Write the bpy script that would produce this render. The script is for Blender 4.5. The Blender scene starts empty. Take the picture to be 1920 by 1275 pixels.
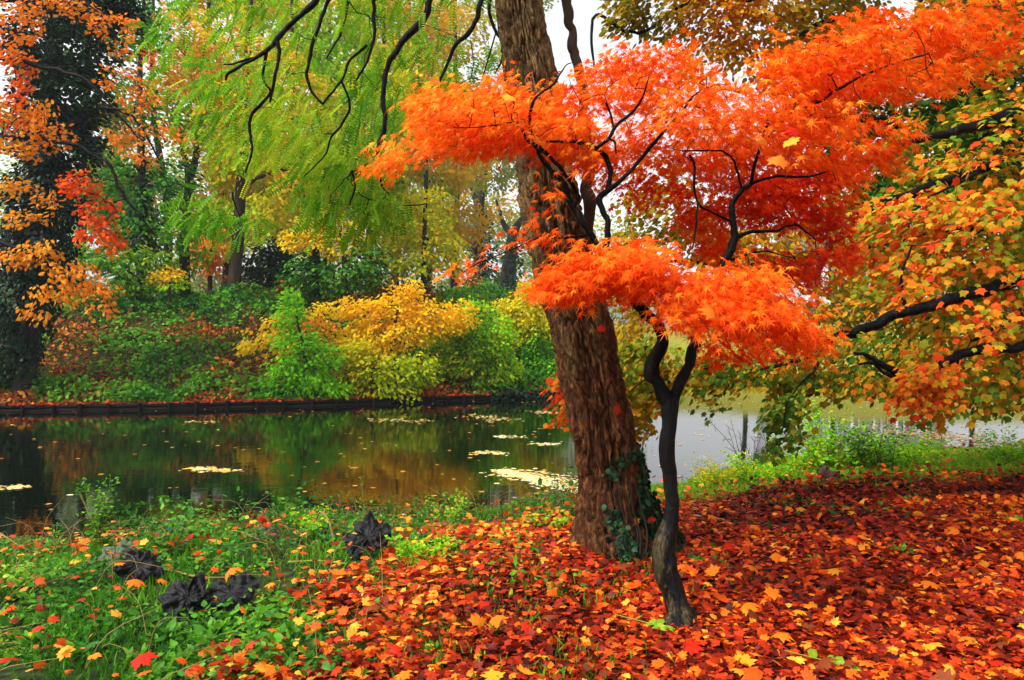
import bpy, math, random
import numpy as np
C = bpy.context.scene
col = C.collection
R = np.random.default_rng(7)
random.seed(7)
rad = math.radians

# ------------------------------------------------------------------ camera, sky, sun, exposure
FP, CX, CY, CAMZ = 1400.0, 960.0, 637.5, 1.6
cam = bpy.data.objects.new('camera', bpy.data.cameras.new('camera'))
col.objects.link(cam)
cam.location = (0, 0, CAMZ); cam.rotation_euler = (rad(90), 0, 0)
cam.data.sensor_width = 36; cam.data.lens = 36 * FP / 1920
cam.data.clip_start = 0.05; cam.data.clip_end = 2000
C.camera = cam

w = bpy.data.worlds.new('World'); C.world = w; w.use_nodes = True
nt = w.node_tree; nt.nodes.clear()
sky = nt.nodes.new('ShaderNodeTexSky'); sky.sky_type = 'NISHITA'; sky.sun_disc = False
SUN_EL, SUN_AZ = 50, 238            # the sun stands behind the camera, a little left
sky.sun_elevation = rad(SUN_EL); sky.sun_rotation = rad(SUN_AZ); sky.dust_density = 4; sky.ozone_density = 1
hs = nt.nodes.new('ShaderNodeHueSaturation'); hs.inputs['Saturation'].default_value = 0.12; hs.inputs['Value'].default_value = 1.1
bg = nt.nodes.new('ShaderNodeBackground'); bg.inputs['Strength'].default_value = 0.15
wo = nt.nodes.new('ShaderNodeOutputWorld')
nt.links.new(sky.outputs[0], hs.inputs['Color']); nt.links.new(hs.outputs[0], bg.inputs[0]); nt.links.new(bg.outputs[0], wo.inputs[0])
sd = bpy.data.lights.new('sun', 'SUN'); sd.energy = 1.5; sd.angle = rad(10); sd.color = (1, .96, .9)
sun = bpy.data.objects.new('sun', sd); col.objects.link(sun)
az, el = rad(SUN_AZ), rad(SUN_EL)
from mathutils import Vector, Matrix, Euler
sv = Vector((math.sin(az) * math.cos(el), math.cos(az) * math.cos(el), math.sin(el)))
sun.rotation_euler = sv.to_track_quat('Z', 'Y').to_euler()
C.view_settings.view_transform = 'Standard'; C.view_settings.look = 'None'
C.view_settings.exposure = 1.1; C.view_settings.gamma = 1
cy = C.cycles
cy.max_bounces = 8; cy.diffuse_bounces = 4; cy.transmission_bounces = 5; cy.glossy_bounces = 3
cy.volume_bounces = 0; cy.caustics_reflective = False; cy.caustics_refractive = False
cy.sample_clamp_indirect = 6

# ------------------------------------------------------------------ helpers
def P(px, py, d): return np.array([(px - CX) / FP * d, d, CAMZ - (py - CY) / FP * d])
def tag(o, label=None, cat=None, group=None, kind=None):
    if label: o['label'] = label
    if cat: o['category'] = cat
    if group: o['group'] = group
    if kind: o['kind'] = kind
    return o
def empty(name, loc, label, cat, group=None):
    o = bpy.data.objects.new(name, None); col.objects.link(o); o.location = tuple(float(v) for v in loc)
    o.empty_display_size = .1
    return tag(o, label, cat, group)

def vn(p, seed=0):
    """value noise, p (N,3) -> 0..1"""
    p = np.asarray(p, float); i = np.floor(p).astype(np.int64); f = p - i; f = f * f * (3 - 2 * f)
    def h(a):
        n = (a[:, 0] * 374761393 + a[:, 1] * 668265263 + a[:, 2] * 2147483647 + seed * 974711) & 0xffffffff
        n = ((n ^ (n >> 13)) * 1274126177) & 0xffffffff; n = ((n ^ (n >> 16)) * 2246822519) & 0xffffffff
        return ((n ^ (n >> 15)) & 0xffffff) / float(0xffffff)
    r = 0
    for dx in (0, 1):
        for dy in (0, 1):
            for dz in (0, 1):
                wgt = (f[:, 0] if dx else 1 - f[:, 0]) * (f[:, 1] if dy else 1 - f[:, 1]) * (f[:, 2] if dz else 1 - f[:, 2])
                r = r + wgt * h(i + np.array([dx, dy, dz]))
    return r
def fbm(p, o=4, seed=0):
    p = np.asarray(p, float); s = 0; a = .5; t = 0
    for k in range(o): s = s + a * vn(p, seed + k); t += a; a *= .5; p = p * 2.03
    return s / t
def sm(a, b, x): t = np.clip((x - a) / (b - a), 0, 1); return t * t * (3 - 2 * t)
def unit(v): return v / np.maximum(np.linalg.norm(v, axis=-1, keepdims=True), 1e-9)

class MB:
    def __init__(s): s.v = []; s.f = []; s.r = []; s.n = 0
    def add(s, v, f, r=None):
        v = np.asarray(v, float); s.v.append(v); f = np.asarray(f, np.int64)
        s.f.append(f + s.n); s.n += len(v)
        s.r.append(np.zeros(len(v)) if r is None else np.broadcast_to(r, (len(v),)))
    def build(s, name, mat, parent=None, smooth=False):
        me = bpy.data.meshes.new(name)
        v = np.concatenate(s.v) if s.v else np.zeros((0, 3))
        if parent is not None: v = v - np.array(parent.location)
        me.vertices.add(len(v)); me.vertices.foreach_set('co', v.astype(np.float32).ravel())
        sizes = np.concatenate([np.full(len(f), f.shape[1]) for f in s.f]); loops = np.concatenate([f.ravel() for f in s.f])
        me.loops.add(len(loops)); me.loops.foreach_set('vertex_index', loops.astype(np.int32))
        me.polygons.add(len(sizes)); st = np.concatenate([[0], np.cumsum(sizes)[:-1]])
        me.polygons.foreach_set('loop_start', st.astype(np.int32))
        try: me.polygons.foreach_set('loop_total', sizes.astype(np.int32))
        except Exception: pass
        if smooth: me.polygons.foreach_set('use_smooth', np.ones(len(sizes), bool))
        a = me.attributes.new('rnd', 'FLOAT', 'POINT'); a.data.foreach_set('value', np.concatenate(s.r).astype(np.float32))
        me.update(calc_edges=True); me.materials.append(mat)
        o = bpy.data.objects.new(name, me); col.objects.link(o)
        if parent is not None: o.parent = parent
        return o

def catmull(pts, n=6):
    pts = np.asarray(pts, float)
    q = np.vstack([2 * pts[0] - pts[1], pts, 2 * pts[-1] - pts[-2]]); out = []
    for i in range(1, len(q) - 2):
        for k in range(n):
            t = k / n
            out.append(.5 * ((2 * q[i]) + (-q[i - 1] + q[i + 1]) * t + (2 * q[i - 1] - 5 * q[i] + 4 * q[i + 1] - q[i + 2]) * t * t + (-q[i - 1] + 3 * q[i] - 3 * q[i + 1] + q[i + 2]) * t ** 3))
    out.append(q[-2]); return np.array(out)

def tube(mb, pts, rr, sides=8, rough=0.0, seed=0, cap=True):
    pts = np.asarray(pts, float); rr = np.broadcast_to(rr, (len(pts),)).astype(float); n = len(pts)
    T = unit(np.gradient(pts, axis=0)); ref = np.array([0, 1.0, 0]) if abs(T[0][1]) < .8 else np.array([1.0, 0, 0])
    N = []; u = unit(np.cross(T[0], ref))
    for t in T: u = unit(u - t * np.dot(u, t)); N.append(u)
    N = np.array(N); B = np.cross(T, N); a = np.arange(sides) * 2 * math.pi / sides
    ring = N[:, None, :] * np.cos(a)[None, :, None] + B[:, None, :] * np.sin(a)[None, :, None]
    base = (pts[:, None, :] + ring * rr[:, None, None]).reshape(-1, 3)
    if rough:
        k = rr.repeat(sides); s = fbm(base * (0.9 / max(rr.mean(), .004)) * np.array([1, 1, .35]), 3, seed) - .5
        base = base + ring.reshape(-1, 3) * (k * s * 2 * rough)[:, None]
    f = []
    i = np.arange(n - 1)[:, None] * sides; j = np.arange(sides)[None, :]; j2 = (j + 1) % sides
    f = np.stack([i + j, i + j2, i + sides + j2, i + sides + j], -1).reshape(-1, 4)
    mb.add(base, f, R.random())
    if cap:
        mb.add(np.vstack([base[-sides:], pts[-1] + T[-1] * rr[-1] * .6]), [(q, (q + 1) % sides, sides) for q in range(sides)])

# ---- leaf templates: (verts (x side, y along, z up), fan tris around vertex 0)
def fan(pts, c=(0, .35, .04), curl=.18):
    v = np.array([c] + [(x, y, -curl * (x * x + (y - .35) ** 2)) for x, y in pts]); n = len(pts)
    return v, np.array([(0, 1 + i, 1 + (i + 1) % n) for i in range(n)])
def palm(angs, tips, notch, base=(0, 0), c=.3):
    pts = [base]
    for i, (a, t) in enumerate(zip(angs, tips)):
        if i: am = rad((angs[i - 1] + a) / 2); pts.append((math.sin(am) * notch, c + math.cos(am) * notch))
        pts.append((math.sin(rad(a)) * t, c + math.cos(rad(a)) * t))
    pts.reverse(); return pts
JAP = fan(palm([-128, -88, -45, 0, 45, 88, 128], [.4, .6, .74, .82, .74, .6, .4], .13), (0, .28, .03), .3)
def norway():
    half = [(0, 1.0), (.1, .82), (.2, .84), (.17, .62), (.34, .7), (.58, .72), (.52, .56), (.44, .42), (.6, .4), (.42, .2), (.46, .02), (.2, .06)]
    return [(0, .0)] + [(-x, y) for x, y in reversed(half[1:])] + [(0, 1.0)] + [(x, y) for x, y in half[1:]]
NOR = fan(list(reversed(norway())), (0, .32, .02), .22)
OVL = fan([(0, 0), (-.26, .3), (-.22, .65), (0, 1), (.22, .65), (.26, .3)], (0, .45, -.05), .15)
MID = fan([(0, 0), (-.42, .18), (-.36, .45), (-.5, .6), (-.18, .68), (0, 1), (.18, .68), (.5, .6), (.36, .45), (.42, .18)], (0, .38, .04), .2)
DIA = fan([(0, 0), (-.4, .35), (-.25, .8), (0, 1), (.3, .75), (.38, .3)], (0, .4, .06), .3)
def frondt(n=9):
    v = []; f = []
    v += [(-.006, 0, 0), (.006, 0, 0), (.002, 1, -.12), (-.002, 1, -.12)]; f += [(0, 1, 2), (0, 2, 3)]
    for i in range(n):
        y = .1 + .86 * i / (n - 1); z = -.12 * y * y; L = .2 * (1 - .35 * abs(y - .5))
        for s in (-1, 1):
            b = len(v); v += [(0, y, z), (s * L * .5, y + .055 + .02, z - .02), (s * L, y + .05, z - .07), (s * L * .5, y - .02, z - .03)]
            f += [(b, b + 1, b + 2), (b, b + 2, b + 3)] if s < 0 else [(b, b + 2, b + 1), (b, b + 3, b + 2)]
    return np.array(v), np.array(f)
FRD = frondt()
BLD = (np.array([(-.05, 0, 0), (.05, 0, 0), (.035, .55, -.06), (-.035, .55, -.06), (0, 1, -.25)]), np.array([(0, 1, 2), (0, 2, 3), (3, 2, 4)]))

def leaves(mb, tpl, pos, dr, nm, size, rnd, wid=None):
    tv, tf = tpl; N = len(pos)
    dr = unit(dr); nm = unit(nm - dr * (nm * dr).sum(1, keepdims=True)); sd_ = np.cross(dr, nm)
    size = np.broadcast_to(size, (N,)); k = len(tv)
    wd = np.ones(N) if wid is None else wid
    v = pos[:, None, :] + size[:, None, None] * (sd_[:, None, :] * tv[None, :, 0, None] * wd[:, None, None] + dr[:, None, :] * tv[None, :, 1, None] + nm[:, None, :] * tv[None, :, 2, None])
    f = tf[None] + (np.arange(N) * k)[:, None, None]
    mb.add(v.reshape(-1, 3), f.reshape(-1, 3), np.repeat(np.clip(rnd, 0, 1), k))

def sprays(mb, tpl, S, cen, k=7, L=.35, leaf=.07, droop=.35, nj=.45, cns=1.2, crnd=.45, bias=0., up=1.0, out=.5, seed=0, sway=None):
    """S spray centres; leaves in flat drooping sprays that point away from cen"""
    N = len(S); a = S - cen; a[:, 2] *= .3; a = unit(a + R.normal(0, .35, (N, 3)) * np.array([1, 1, .3]) * (np.linalg.norm(a, axis=1, keepdims=True) + .1))
    a[:, 2] -= droop * .6; a = unit(a)
    n = np.array([0, 0, up]) + a * out * np.array([1, 1, 0]) + R.normal(0, .25, (N, 3)); n = unit(n - a * (n * a).sum(1, keepdims=True)); s = np.cross(a, n)
    pos = []; dr = []; nn = []; rn = []
    base = fbm(S * cns, 2, seed); base = np.clip((base - .5) * 2.2 + .5, 0, 1)
    for j in range(k):
        t = (j + .5) / k; sg = 1 if j % 2 else -1
        p = S + a * ((t - .5) * L) + s * (sg * leaf * .35) + n * R.normal(0, leaf * .25, (N, 1)) + R.normal(0, leaf * .3, (N, 3))
        ang = (1 - t) * 1.1 + .15 + R.normal(0, .35, (N, 1)); d = a * np.cos(ang) + s * sg * np.sin(ang); d[:, 2] -= droop * R.uniform(.3, 1.3, N)
        pos.append(p); dr.append(d); nn.append(n + R.normal(0, nj, (N, 3))); rn.append(base * (1 - crnd) + R.random(N) * crnd + bias)
    pos = np.concatenate(pos); M = len(pos)
    leaves(mb, tpl, pos, np.concatenate(dr), np.concatenate(nn), leaf * R.uniform(.65, 1.2, M), np.concatenate(rn), R.uniform(.75, 1.1, M))

def poly_pts(poly, n, dc, dt, gap=.0, gs=1.4, seed=0, edge=60, zf=1.8):
    """n points in the volume whose outline at distance dc is poly (a rounded slab, thinner to its rim)"""
    poly = np.array(poly, float); lo, hi = poly.min(0), poly.max(0); out = []; cnt = 0
    while cnt < n:
        q = R.uniform(lo, hi, (n * 3, 2)); ins = np.zeros(len(q), bool); dist = np.full(len(q), 1e9)
        for i in range(len(poly)):
            a, b = poly[i], poly[(i + 1) % len(poly)]
            c = ((a[1] > q[:, 1]) != (b[1] > q[:, 1])) & (q[:, 0] < (b[0] - a[0]) * (q[:, 1] - a[1]) / (b[1] - a[1] + 1e-9) + a[0]); ins ^= c
            ab = b - a; t = np.clip(((q - a) @ ab) / (ab @ ab + 1e-9), 0, 1); dist = np.minimum(dist, np.linalg.norm(q - a - t[:, None] * ab, axis=1))
        q = q[ins]; dist = dist[ins]; e = np.sqrt(np.clip(dist / edge, .06, 1))
        y = dc + R.uniform(-1, 1, len(q)) * dt * e
        w_ = np.stack([(q[:, 0] - CX) / FP * dc, y, CAMZ - (q[:, 1] - CY) / FP * dc], 1)
        if gap: w_ = w_[fbm(w_ * gs * np.array([1, 1, zf]), 2, seed) > gap]
        out.append(w_); cnt += len(w_)
    return np.concatenate(out)[:n]
def lobe_pts(lobes, d, leaf, layers=2.5, k=5, gap=.3, gs=None, seed=0, fill=.45, dz=1.0):
    out = []
    for L in lobes:
        px, py, rx, ry = L[:4]; dd = d + (L[4] if len(L) > 4 else 0)
        c = P(px, py, dd); sx, sz = rx / FP * dd, ry / FP * dd; sy = (sx + sz) / 2 * dz
        n = int(layers * math.pi * rx * ry / (fill * (leaf * FP / dd) ** 2) / k) + 3
        n2 = int(n / (1 - gap * .8))
        v = unit(R.normal(0, 1, (n2, 3))) * (R.uniform(.12, 1, (n2, 1)) ** .4); p = c + v * np.array([sx, sy, sz])
        if gap: p = p[vn(p * (gs or 1.3 / max(.3, min(sx, sz))) * np.array([1, 1, 1.5]) + 11, seed) > gap]
        out.append(p)
    return np.concatenate(out)

def network(limbs, T, rmin=.002, pw=.45, arch=.08):
    """join every target to the nearest wood so far; returns edges with radii (pipe model)"""
    nodes = np.concatenate([l[0] for l in limbs]); nr = np.concatenate([l[1] for l in limbs]); n0 = len(nodes)
    T = T[np.argsort([((nodes - t) ** 2).sum(1).min() for t in T])]
    Pn = np.zeros((n0 + 2 * len(T), 3)); Pn[:n0] = nodes; par = np.full(len(Pn), -1); n = n0
    for t in T:
        j = int(((Pn[:n] - t) ** 2).sum(1).argmin()); ln = np.linalg.norm(t - Pn[j])
        Pn[n] = (Pn[j] + t) / 2 + R.normal(0, .09, 3) * ln + np.array([0, 0, arch * ln]); par[n] = j; Pn[n + 1] = t; par[n + 1] = n; n += 2
    cnt = np.ones(len(Pn))
    for i in range(len(Pn) - 1, n0 - 1, -1):
        cnt[par[i]] += cnt[i] * .8
    r = rmin * cnt ** pw
    r[:n0] = nr
    for i in range(n0, len(Pn)): r[i] = min(r[i], r[par[i]] * .9)
    return Pn, par, r, n0
def cores(mb, limbs_):
    for p_, r_ in limbs_: tube(mb, p_, r_ * .4, sides=4, cap=False)
def net_mesh(mb, Pn, par, r, n0, sides=4):
    i = np.arange(n0, len(Pn)); a = Pn[par[i]]; b = Pn[i]; ra = np.minimum(r[par[i]], r[i] * 1.3); rb = r[i]
    T = unit(b - a); ref = np.where(np.abs(T[:, [2]]) < .9, np.array([[0, 0, 1.]]), np.array([[1., 0, 0]])); N = unit(np.cross(T, ref)); B = np.cross(T, N)
    an = np.arange(sides) * 2 * math.pi / sides + .4; ring = N[:, None] * np.cos(an)[None, :, None] + B[:, None] * np.sin(an)[None, :, None]
    v = np.concatenate([a[:, None] + ring * ra[:, None, None], b[:, None] + ring * rb[:, None, None]], 1).reshape(-1, 3)
    q = np.array([(k, (k + 1) % sides, sides + (k + 1) % sides, sides + k) for k in range(sides)])
    mb.add(v, (q[None] + (np.arange(len(i)) * 2 * sides)[:, None, None]).reshape(-1, 4))

# ------------------------------------------------------------------ materials
def nodes_of(name):
    m = bpy.data.materials.new(name); m.use_nodes = True; t = m.node_tree; t.nodes.clear()
    return m, t, t.nodes.new('ShaderNodeOutputMaterial')
def ramp(t, stops, interp='LINEAR'):
    r = t.nodes.new('ShaderNodeValToRGB'); r.color_ramp.interpolation = interp
    e = r.color_ramp.elements
    while len(e) < len(stops): e.new(.5)
    for i, (p, c) in enumerate(stops): e[i].position = p; e[i].color = (*c, 1)
    return r
def leafmat(name, stops, trans=.35, rough=.6, spec=.09, interp='LINEAR'):
    m, t, out = nodes_of(name); a = t.nodes.new('ShaderNodeAttribute'); a.attribute_name = 'rnd'
    r = ramp(t, stops, interp); t.links.new(a.outputs['Fac'], r.inputs[0])
    b = t.nodes.new('ShaderNodeBsdfPrincipled'); b.inputs['Roughness'].default_value = rough; b.inputs['Specular IOR Level'].default_value = spec
    # veins and blotches
    tc = t.nodes.new('ShaderNodeTexCoord'); nz = t.nodes.new('ShaderNodeTexNoise'); nz.inputs['Scale'].default_value = 45; nz.inputs['Detail'].default_value = 2
    t.links.new(tc.outputs['Object'], nz.inputs['Vector'])
    mr = t.nodes.new('ShaderNodeMapRange'); mr.inputs[1].default_value = .3; mr.inputs[2].default_value = .7; mr.inputs[3].default_value = .72; mr.inputs[4].default_value = 1.15
    t.links.new(nz.outputs[0], mr.inputs[0])
    mx = t.nodes.new('ShaderNodeMix'); mx.data_type = 'RGBA'; mx.blend_type = 'MULTIPLY'; mx.inputs[0].default_value = 1
    t.links.new(r.outputs[0], mx.inputs[6]); t.links.new(mr.outputs[0], mx.inputs[7]); c = mx.outputs[2]
    t.links.new(c, b.inputs['Base Color'])
    tr = t.nodes.new('ShaderNodeBsdfTranslucent'); t.links.new(c, tr.inputs[0])
    mix = t.nodes.new('ShaderNodeMixShader'); mix.inputs[0].default_value = trans
    t.links.new(b.outputs[0], mix.inputs[1]); t.links.new(tr.outputs[0], mix.inputs[2]); t.links.new(mix.outputs[0], out.inputs[0]); return m
def barkmat(name, cols, scale=(14, 14, 3), rough=.75, bump=.6, spec=.12, det=8):
    m, t, out = nodes_of(name); tc = t.nodes.new('ShaderNodeTexCoord'); mp = t.nodes.new('ShaderNodeMapping'); mp.inputs['Scale'].default_value = scale
    t.links.new(tc.outputs['Object'], mp.inputs[0]); nz = t.nodes.new('ShaderNodeTexNoise'); nz.inputs['Scale'].default_value = 1; nz.inputs['Detail'].default_value = det; nz.inputs['Roughness'].default_value = .65
    t.links.new(mp.outputs[0], nz.inputs['Vector']); r = ramp(t, cols); t.links.new(nz.outputs[0], r.inputs[0])
    b = t.nodes.new('ShaderNodeBsdfPrincipled'); b.inputs['Roughness'].default_value = rough; b.inputs['Specular IOR Level'].default_value = spec
    t.links.new(r.outputs[0], b.inputs['Base Color']); bp = t.nodes.new('ShaderNodeBump'); bp.inputs['Strength'].default_value = bump; bp.inputs['Distance'].default_value = .02
    t.links.new(nz.outputs[0], bp.inputs['Height']); t.links.new(bp.outputs[0], b.inputs['Normal']); t.links.new(b.outputs[0], out.inputs[0]); return m
M = {}
M['hero'] = leafmat('maple_orange', [(0, (.85, .05, .004)), (.3, (.92, .105, .005)), (.6, (.95, .18, .008)), (.85, (.97, .29, .014)), (1, (.97, .42, .03))], .5)
M['hero_red'] = leafmat('maple_red', [(0, (.6, .016, .004)), (.4, (.82, .045, .004)), (.8, (.9, .11, .006)), (1, (.9, .25, .01))], .5)
M['locust'] = leafmat('locust_green', [(0, (.05, .2, .01)), (.35, (.12, .36, .012)), (.7, (.28, .47, .015)), (1, (.6, .58, .03))], .5)
M['right'] = leafmat('autumn_mixed', [(0, (.025, .09, .008)), (.25, (.1, .22, .01)), (.45, (.3, .3, .012)), (.62, (.62, .32, .012)), (.82, (.75, .16, .008)), (1, (.65, .04, .006))], .35)
M['rightgreen'] = leafmat('autumn_olive', [(0, (.015, .07, .006)), (.3, (.06, .17, .008)), (.5, (.22, .24, .01)), (.7, (.6, .3, .01)), (1, (.75, .12, .008))], .4)
M['olive'] = leafmat('olive_gold', [(0, (.12, .16, .008)), (.35, (.4, .28, .008)), (.65, (.72, .34, .01)), (1, (.85, .22, .008))], .5)
M['dkgreen'] = leafmat('dark_green', [(0, (.006, .04, .008)), (.5, (.02, .12, .01)), (1, (.08, .26, .015))], .3)
M['ivy'] = leafmat('ivy_green', [(0, (.002, .012, .006)), (.5, (.006, .03, .012)), (1, (.02, .075, .02))], .1, .45, .15)
M['orange'] = leafmat('bank_orange', [(0, (.62, .05, .008)), (.4, (.85, .15, .01)), (.8, (.85, .3, .02)), (1, (.85, .45, .04))], .4)
M['orange_red'] = leafmat('orange_red', [(0, (.75, .08, .005)), (.5, (.88, .13, .006)), (1, (.9, .24, .012))], .4)
M['yellow_orange'] = leafmat('yellow_orange', [(0, (.3, .28, .015)), (.3, (.75, .36, .015)), (.7, (.88, .3, .012)), (1, (.85, .15, .01))], .4)
M['yellow'] = leafmat('bank_yellow', [(0, (.4, .5, .015)), (.3, (.75, .6, .015)), (.65, (.95, .66, .012)), (1, (.92, .42, .01))], .5)
M['lime'] = leafmat('bank_lime', [(0, (.1, .36, .01)), (.4, (.22, .62, .015)), (.8, (.48, .74, .02)), (1, (.8, .66, .03))], .5)
M['green'] = leafmat('bank_green', [(0, (.01, .07, .008)), (.35, (.04, .2, .012)), (.7, (.14, .36, .015)), (1, (.5, .48, .02))], .45)
M['ygreen'] = leafmat('yellow_green', [(0, (.1, .28, .008)), (.4, (.32, .5, .012)), (.7, (.68, .6, .015)), (1, (.88, .42, .012))], .5)
M['pale'] = leafmat('pale_green', [(0, (.14, .28, .05)), (.5, (.34, .45, .08)), (1, (.7, .55, .1))], .45)
M['tan'] = leafmat('tan_gold', [(0, (.35, .34, .03)), (.5, (.68, .44, .03)), (1, (.8, .34, .02))], .5)
M['bramble'] = leafmat('bramble', [(0, (.015, .09, .008)), (.25, (.05, .24, .012)), (.5, (.15, .36, .015)), (.62, (.06, .1, .01)), (.75, (.16, .03, .01)), (.88, (.3, .05, .012)), (1, (.7, .25, .02))], .3)
LC = dict(wine=(.2, .01, .004), brown=(.22, .045, .01), red=(.62, .02, .005), orange=(.85, .11, .008), amber=(.85, .2, .01), yellow=(.88, .35, .02), cream=(.85, .55, .12))
M['litter'] = leafmat('leaf_litter', [(0, (.02, .004, .003)), (.2, (.08, .007, .003)), (.42, (.22, .014, .004)), (.62, (.48, .032, .005)), (.78, (.75, .1, .007)), (.92, (.85, .22, .012)), (1, (.88, .38, .03))], .18, .5, .13)
M['weed'] = leafmat('weed_green', [(0, (.01, .05, .006)), (.35, (.035, .16, .01)), (.75, (.12, .36, .015)), (1, (.36, .48, .03))], .35, .5, .15)
M['grass'] = leafmat('grass_green', [(0, (.015, .07, .005)), (.45, (.05, .2, .01)), (.8, (.13, .34, .012)), (1, (.3, .42, .02))], .3)
M['float'] = leafmat('floating', [(0, (.5, .09, .01)), (.4, (.75, .35, .03)), (.7, (.8, .6, .15)), (1, (.85, .8, .45))], .1, .3, .5)
for k_, c_ in LC.items(): M['leaf_' + k_] = leafmat('leaf_' + k_, [(0, tuple(v * .75 for v in c_)), (1, c_)], .22, .5, .14)
M['blackbark'] = barkmat('wet_dark_bark', [(0, (.0015, .0015, .002)), (.52, (.003, .003, .0035)), (.64, (.012, .01, .008)), (.8, (.06, .05, .025))], (16, 16, 6), .5, .8, .07)
M['twig'] = barkmat('twig_bark', [(0, (.006, .005, .004)), (1, (.03, .02, .015))], (20, 20, 8), .6)
M['brown'] = barkmat('brown_bark', [(0, (.01, .007, .005)), (.5, (.04, .028, .016)), (1, (.1, .075, .05))], (8, 8, 2), .8)
M['greybark'] = barkmat('grey_bark', [(0, (.006, .007, .006)), (.5, (.02, .02, .016)), (1, (.06, .055, .045))], (6, 6, 2), .8)
M['stalk'] = barkmat('dry_stalk', [(0, (.1, .06, .02)), (1, (.35, .24, .08))], (30, 30, 8), .6)
M['greenstalk'] = barkmat('green_stalk', [(0, (.06, .14, .01)), (1, (.3, .36, .05))], (30, 30, 8), .5)
M['board'] = barkmat('wet_boards', [(0, (.002, .002, .002)), (.5, (.006, .005, .004)), (1, (.03, .024, .018))], (3, 3, 25), .7, .5, .1)
M['wilt'] = barkmat('black_wilted_leaf', [(0, (.0015, .0015, .002)), (.55, (.005, .005, .006)), (1, (.05, .05, .055))], (25, 25, 25), .4, .8, .2)
M['wiltgrey'] = barkmat('grey_wilted_leaf', [(0, (.02, .035, .02)), (.5, (.07, .1, .055)), (1, (.2, .24, .13))], (25, 25, 25), .5, .8)
M['wiltbrown'] = barkmat('brown_wilted_leaf', [(0, (.02, .012, .01)), (.6, (.08, .05, .035)), (1, (.2, .14, .1))], (25, 25, 25), .5, .8)

# big trunk bark: olive ridges above, red brown and wet towards the right side and foot
def trunkbark():
    m, t, out = nodes_of('furrowed_bark'); L = t.links; tc = t.nodes.new('ShaderNodeTexCoord'); at = t.nodes.new('ShaderNodeAttribute'); at.attribute_name = 'rnd'
    mp = t.nodes.new('ShaderNodeMapping'); mp.inputs['Scale'].default_value = (26, 26, 9); L.new(tc.outputs['Object'], mp.inputs[0])
    nz = t.nodes.new('ShaderNodeTexNoise'); nz.inputs['Scale'].default_value = 1; nz.inputs['Detail'].default_value = 9; nz.inputs['Roughness'].default_value = .7; L.new(mp.outputs[0], nz.inputs['Vector'])
    a = ramp(t, [(.3, (.014, .008, .004)), (.5, (.12, .07, .022)), (.68, (.36, .23, .08))]); b_ = ramp(t, [(.32, (.008, .003, .001)), (.52, (.09, .03, .008)), (.7, (.34, .14, .04))])
    L.new(nz.outputs[0], a.inputs[0]); L.new(nz.outputs[0], b_.inputs[0])
    n2 = t.nodes.new('ShaderNodeTexNoise'); n2.inputs['Scale'].default_value = 2.2; n2.inputs['Detail'].default_value = 3; mp2 = t.nodes.new('ShaderNodeMapping'); mp2.inputs['Scale'].default_value = (2.5, 2.5, .6)
    L.new(tc.outputs['Object'], mp2.inputs[0]); L.new(mp2.outputs[0], n2.inputs['Vector'])
    sx = t.nodes.new('ShaderNodeSeparateXYZ'); L.new(tc.outputs['Object'], sx.inputs[0])
    mr = t.nodes.new('ShaderNodeMapRange'); mr.inputs[1].default_value = 2.6; mr.inputs[2].default_value = .8; mr.inputs[3].default_value = -.25; mr.inputs[4].default_value = .25; L.new(sx.outputs[2], mr.inputs[0])
    ad = t.nodes.new('ShaderNodeMath'); L.new(n2.outputs[0], ad.inputs[0]); L.new(mr.outputs[0], ad.inputs[1])
    st = ramp(t, [(.42, (0, 0, 0)), (.6, (1, 1, 1))]); L.new(ad.outputs[0], st.inputs[0])
    mx = t.nodes.new('ShaderNodeMix'); mx.data_type = 'RGBA'; L.new(st.outputs[0], mx.inputs[0]); L.new(a.outputs[0], mx.inputs[6]); L.new(b_.outputs[0], mx.inputs[7])
    b = t.nodes.new('ShaderNodeBsdfPrincipled'); b.inputs['Roughness'].default_value = .65; b.inputs['Specular IOR Level'].default_value = .15; L.new(mx.outputs[2], b.inputs['Base Color'])
    bp = t.nodes.new('ShaderNodeBump'); bp.inputs['Strength'].default_value = 1; bp.inputs['Distance'].default_value = .05; L.new(nz.outputs[0], bp.inputs['Height']); L.new(bp.outputs[0], b.inputs['Normal'])
    L.new(b.outputs[0], out.inputs[0]); return m
M['trunk'] = trunkbark()
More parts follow.
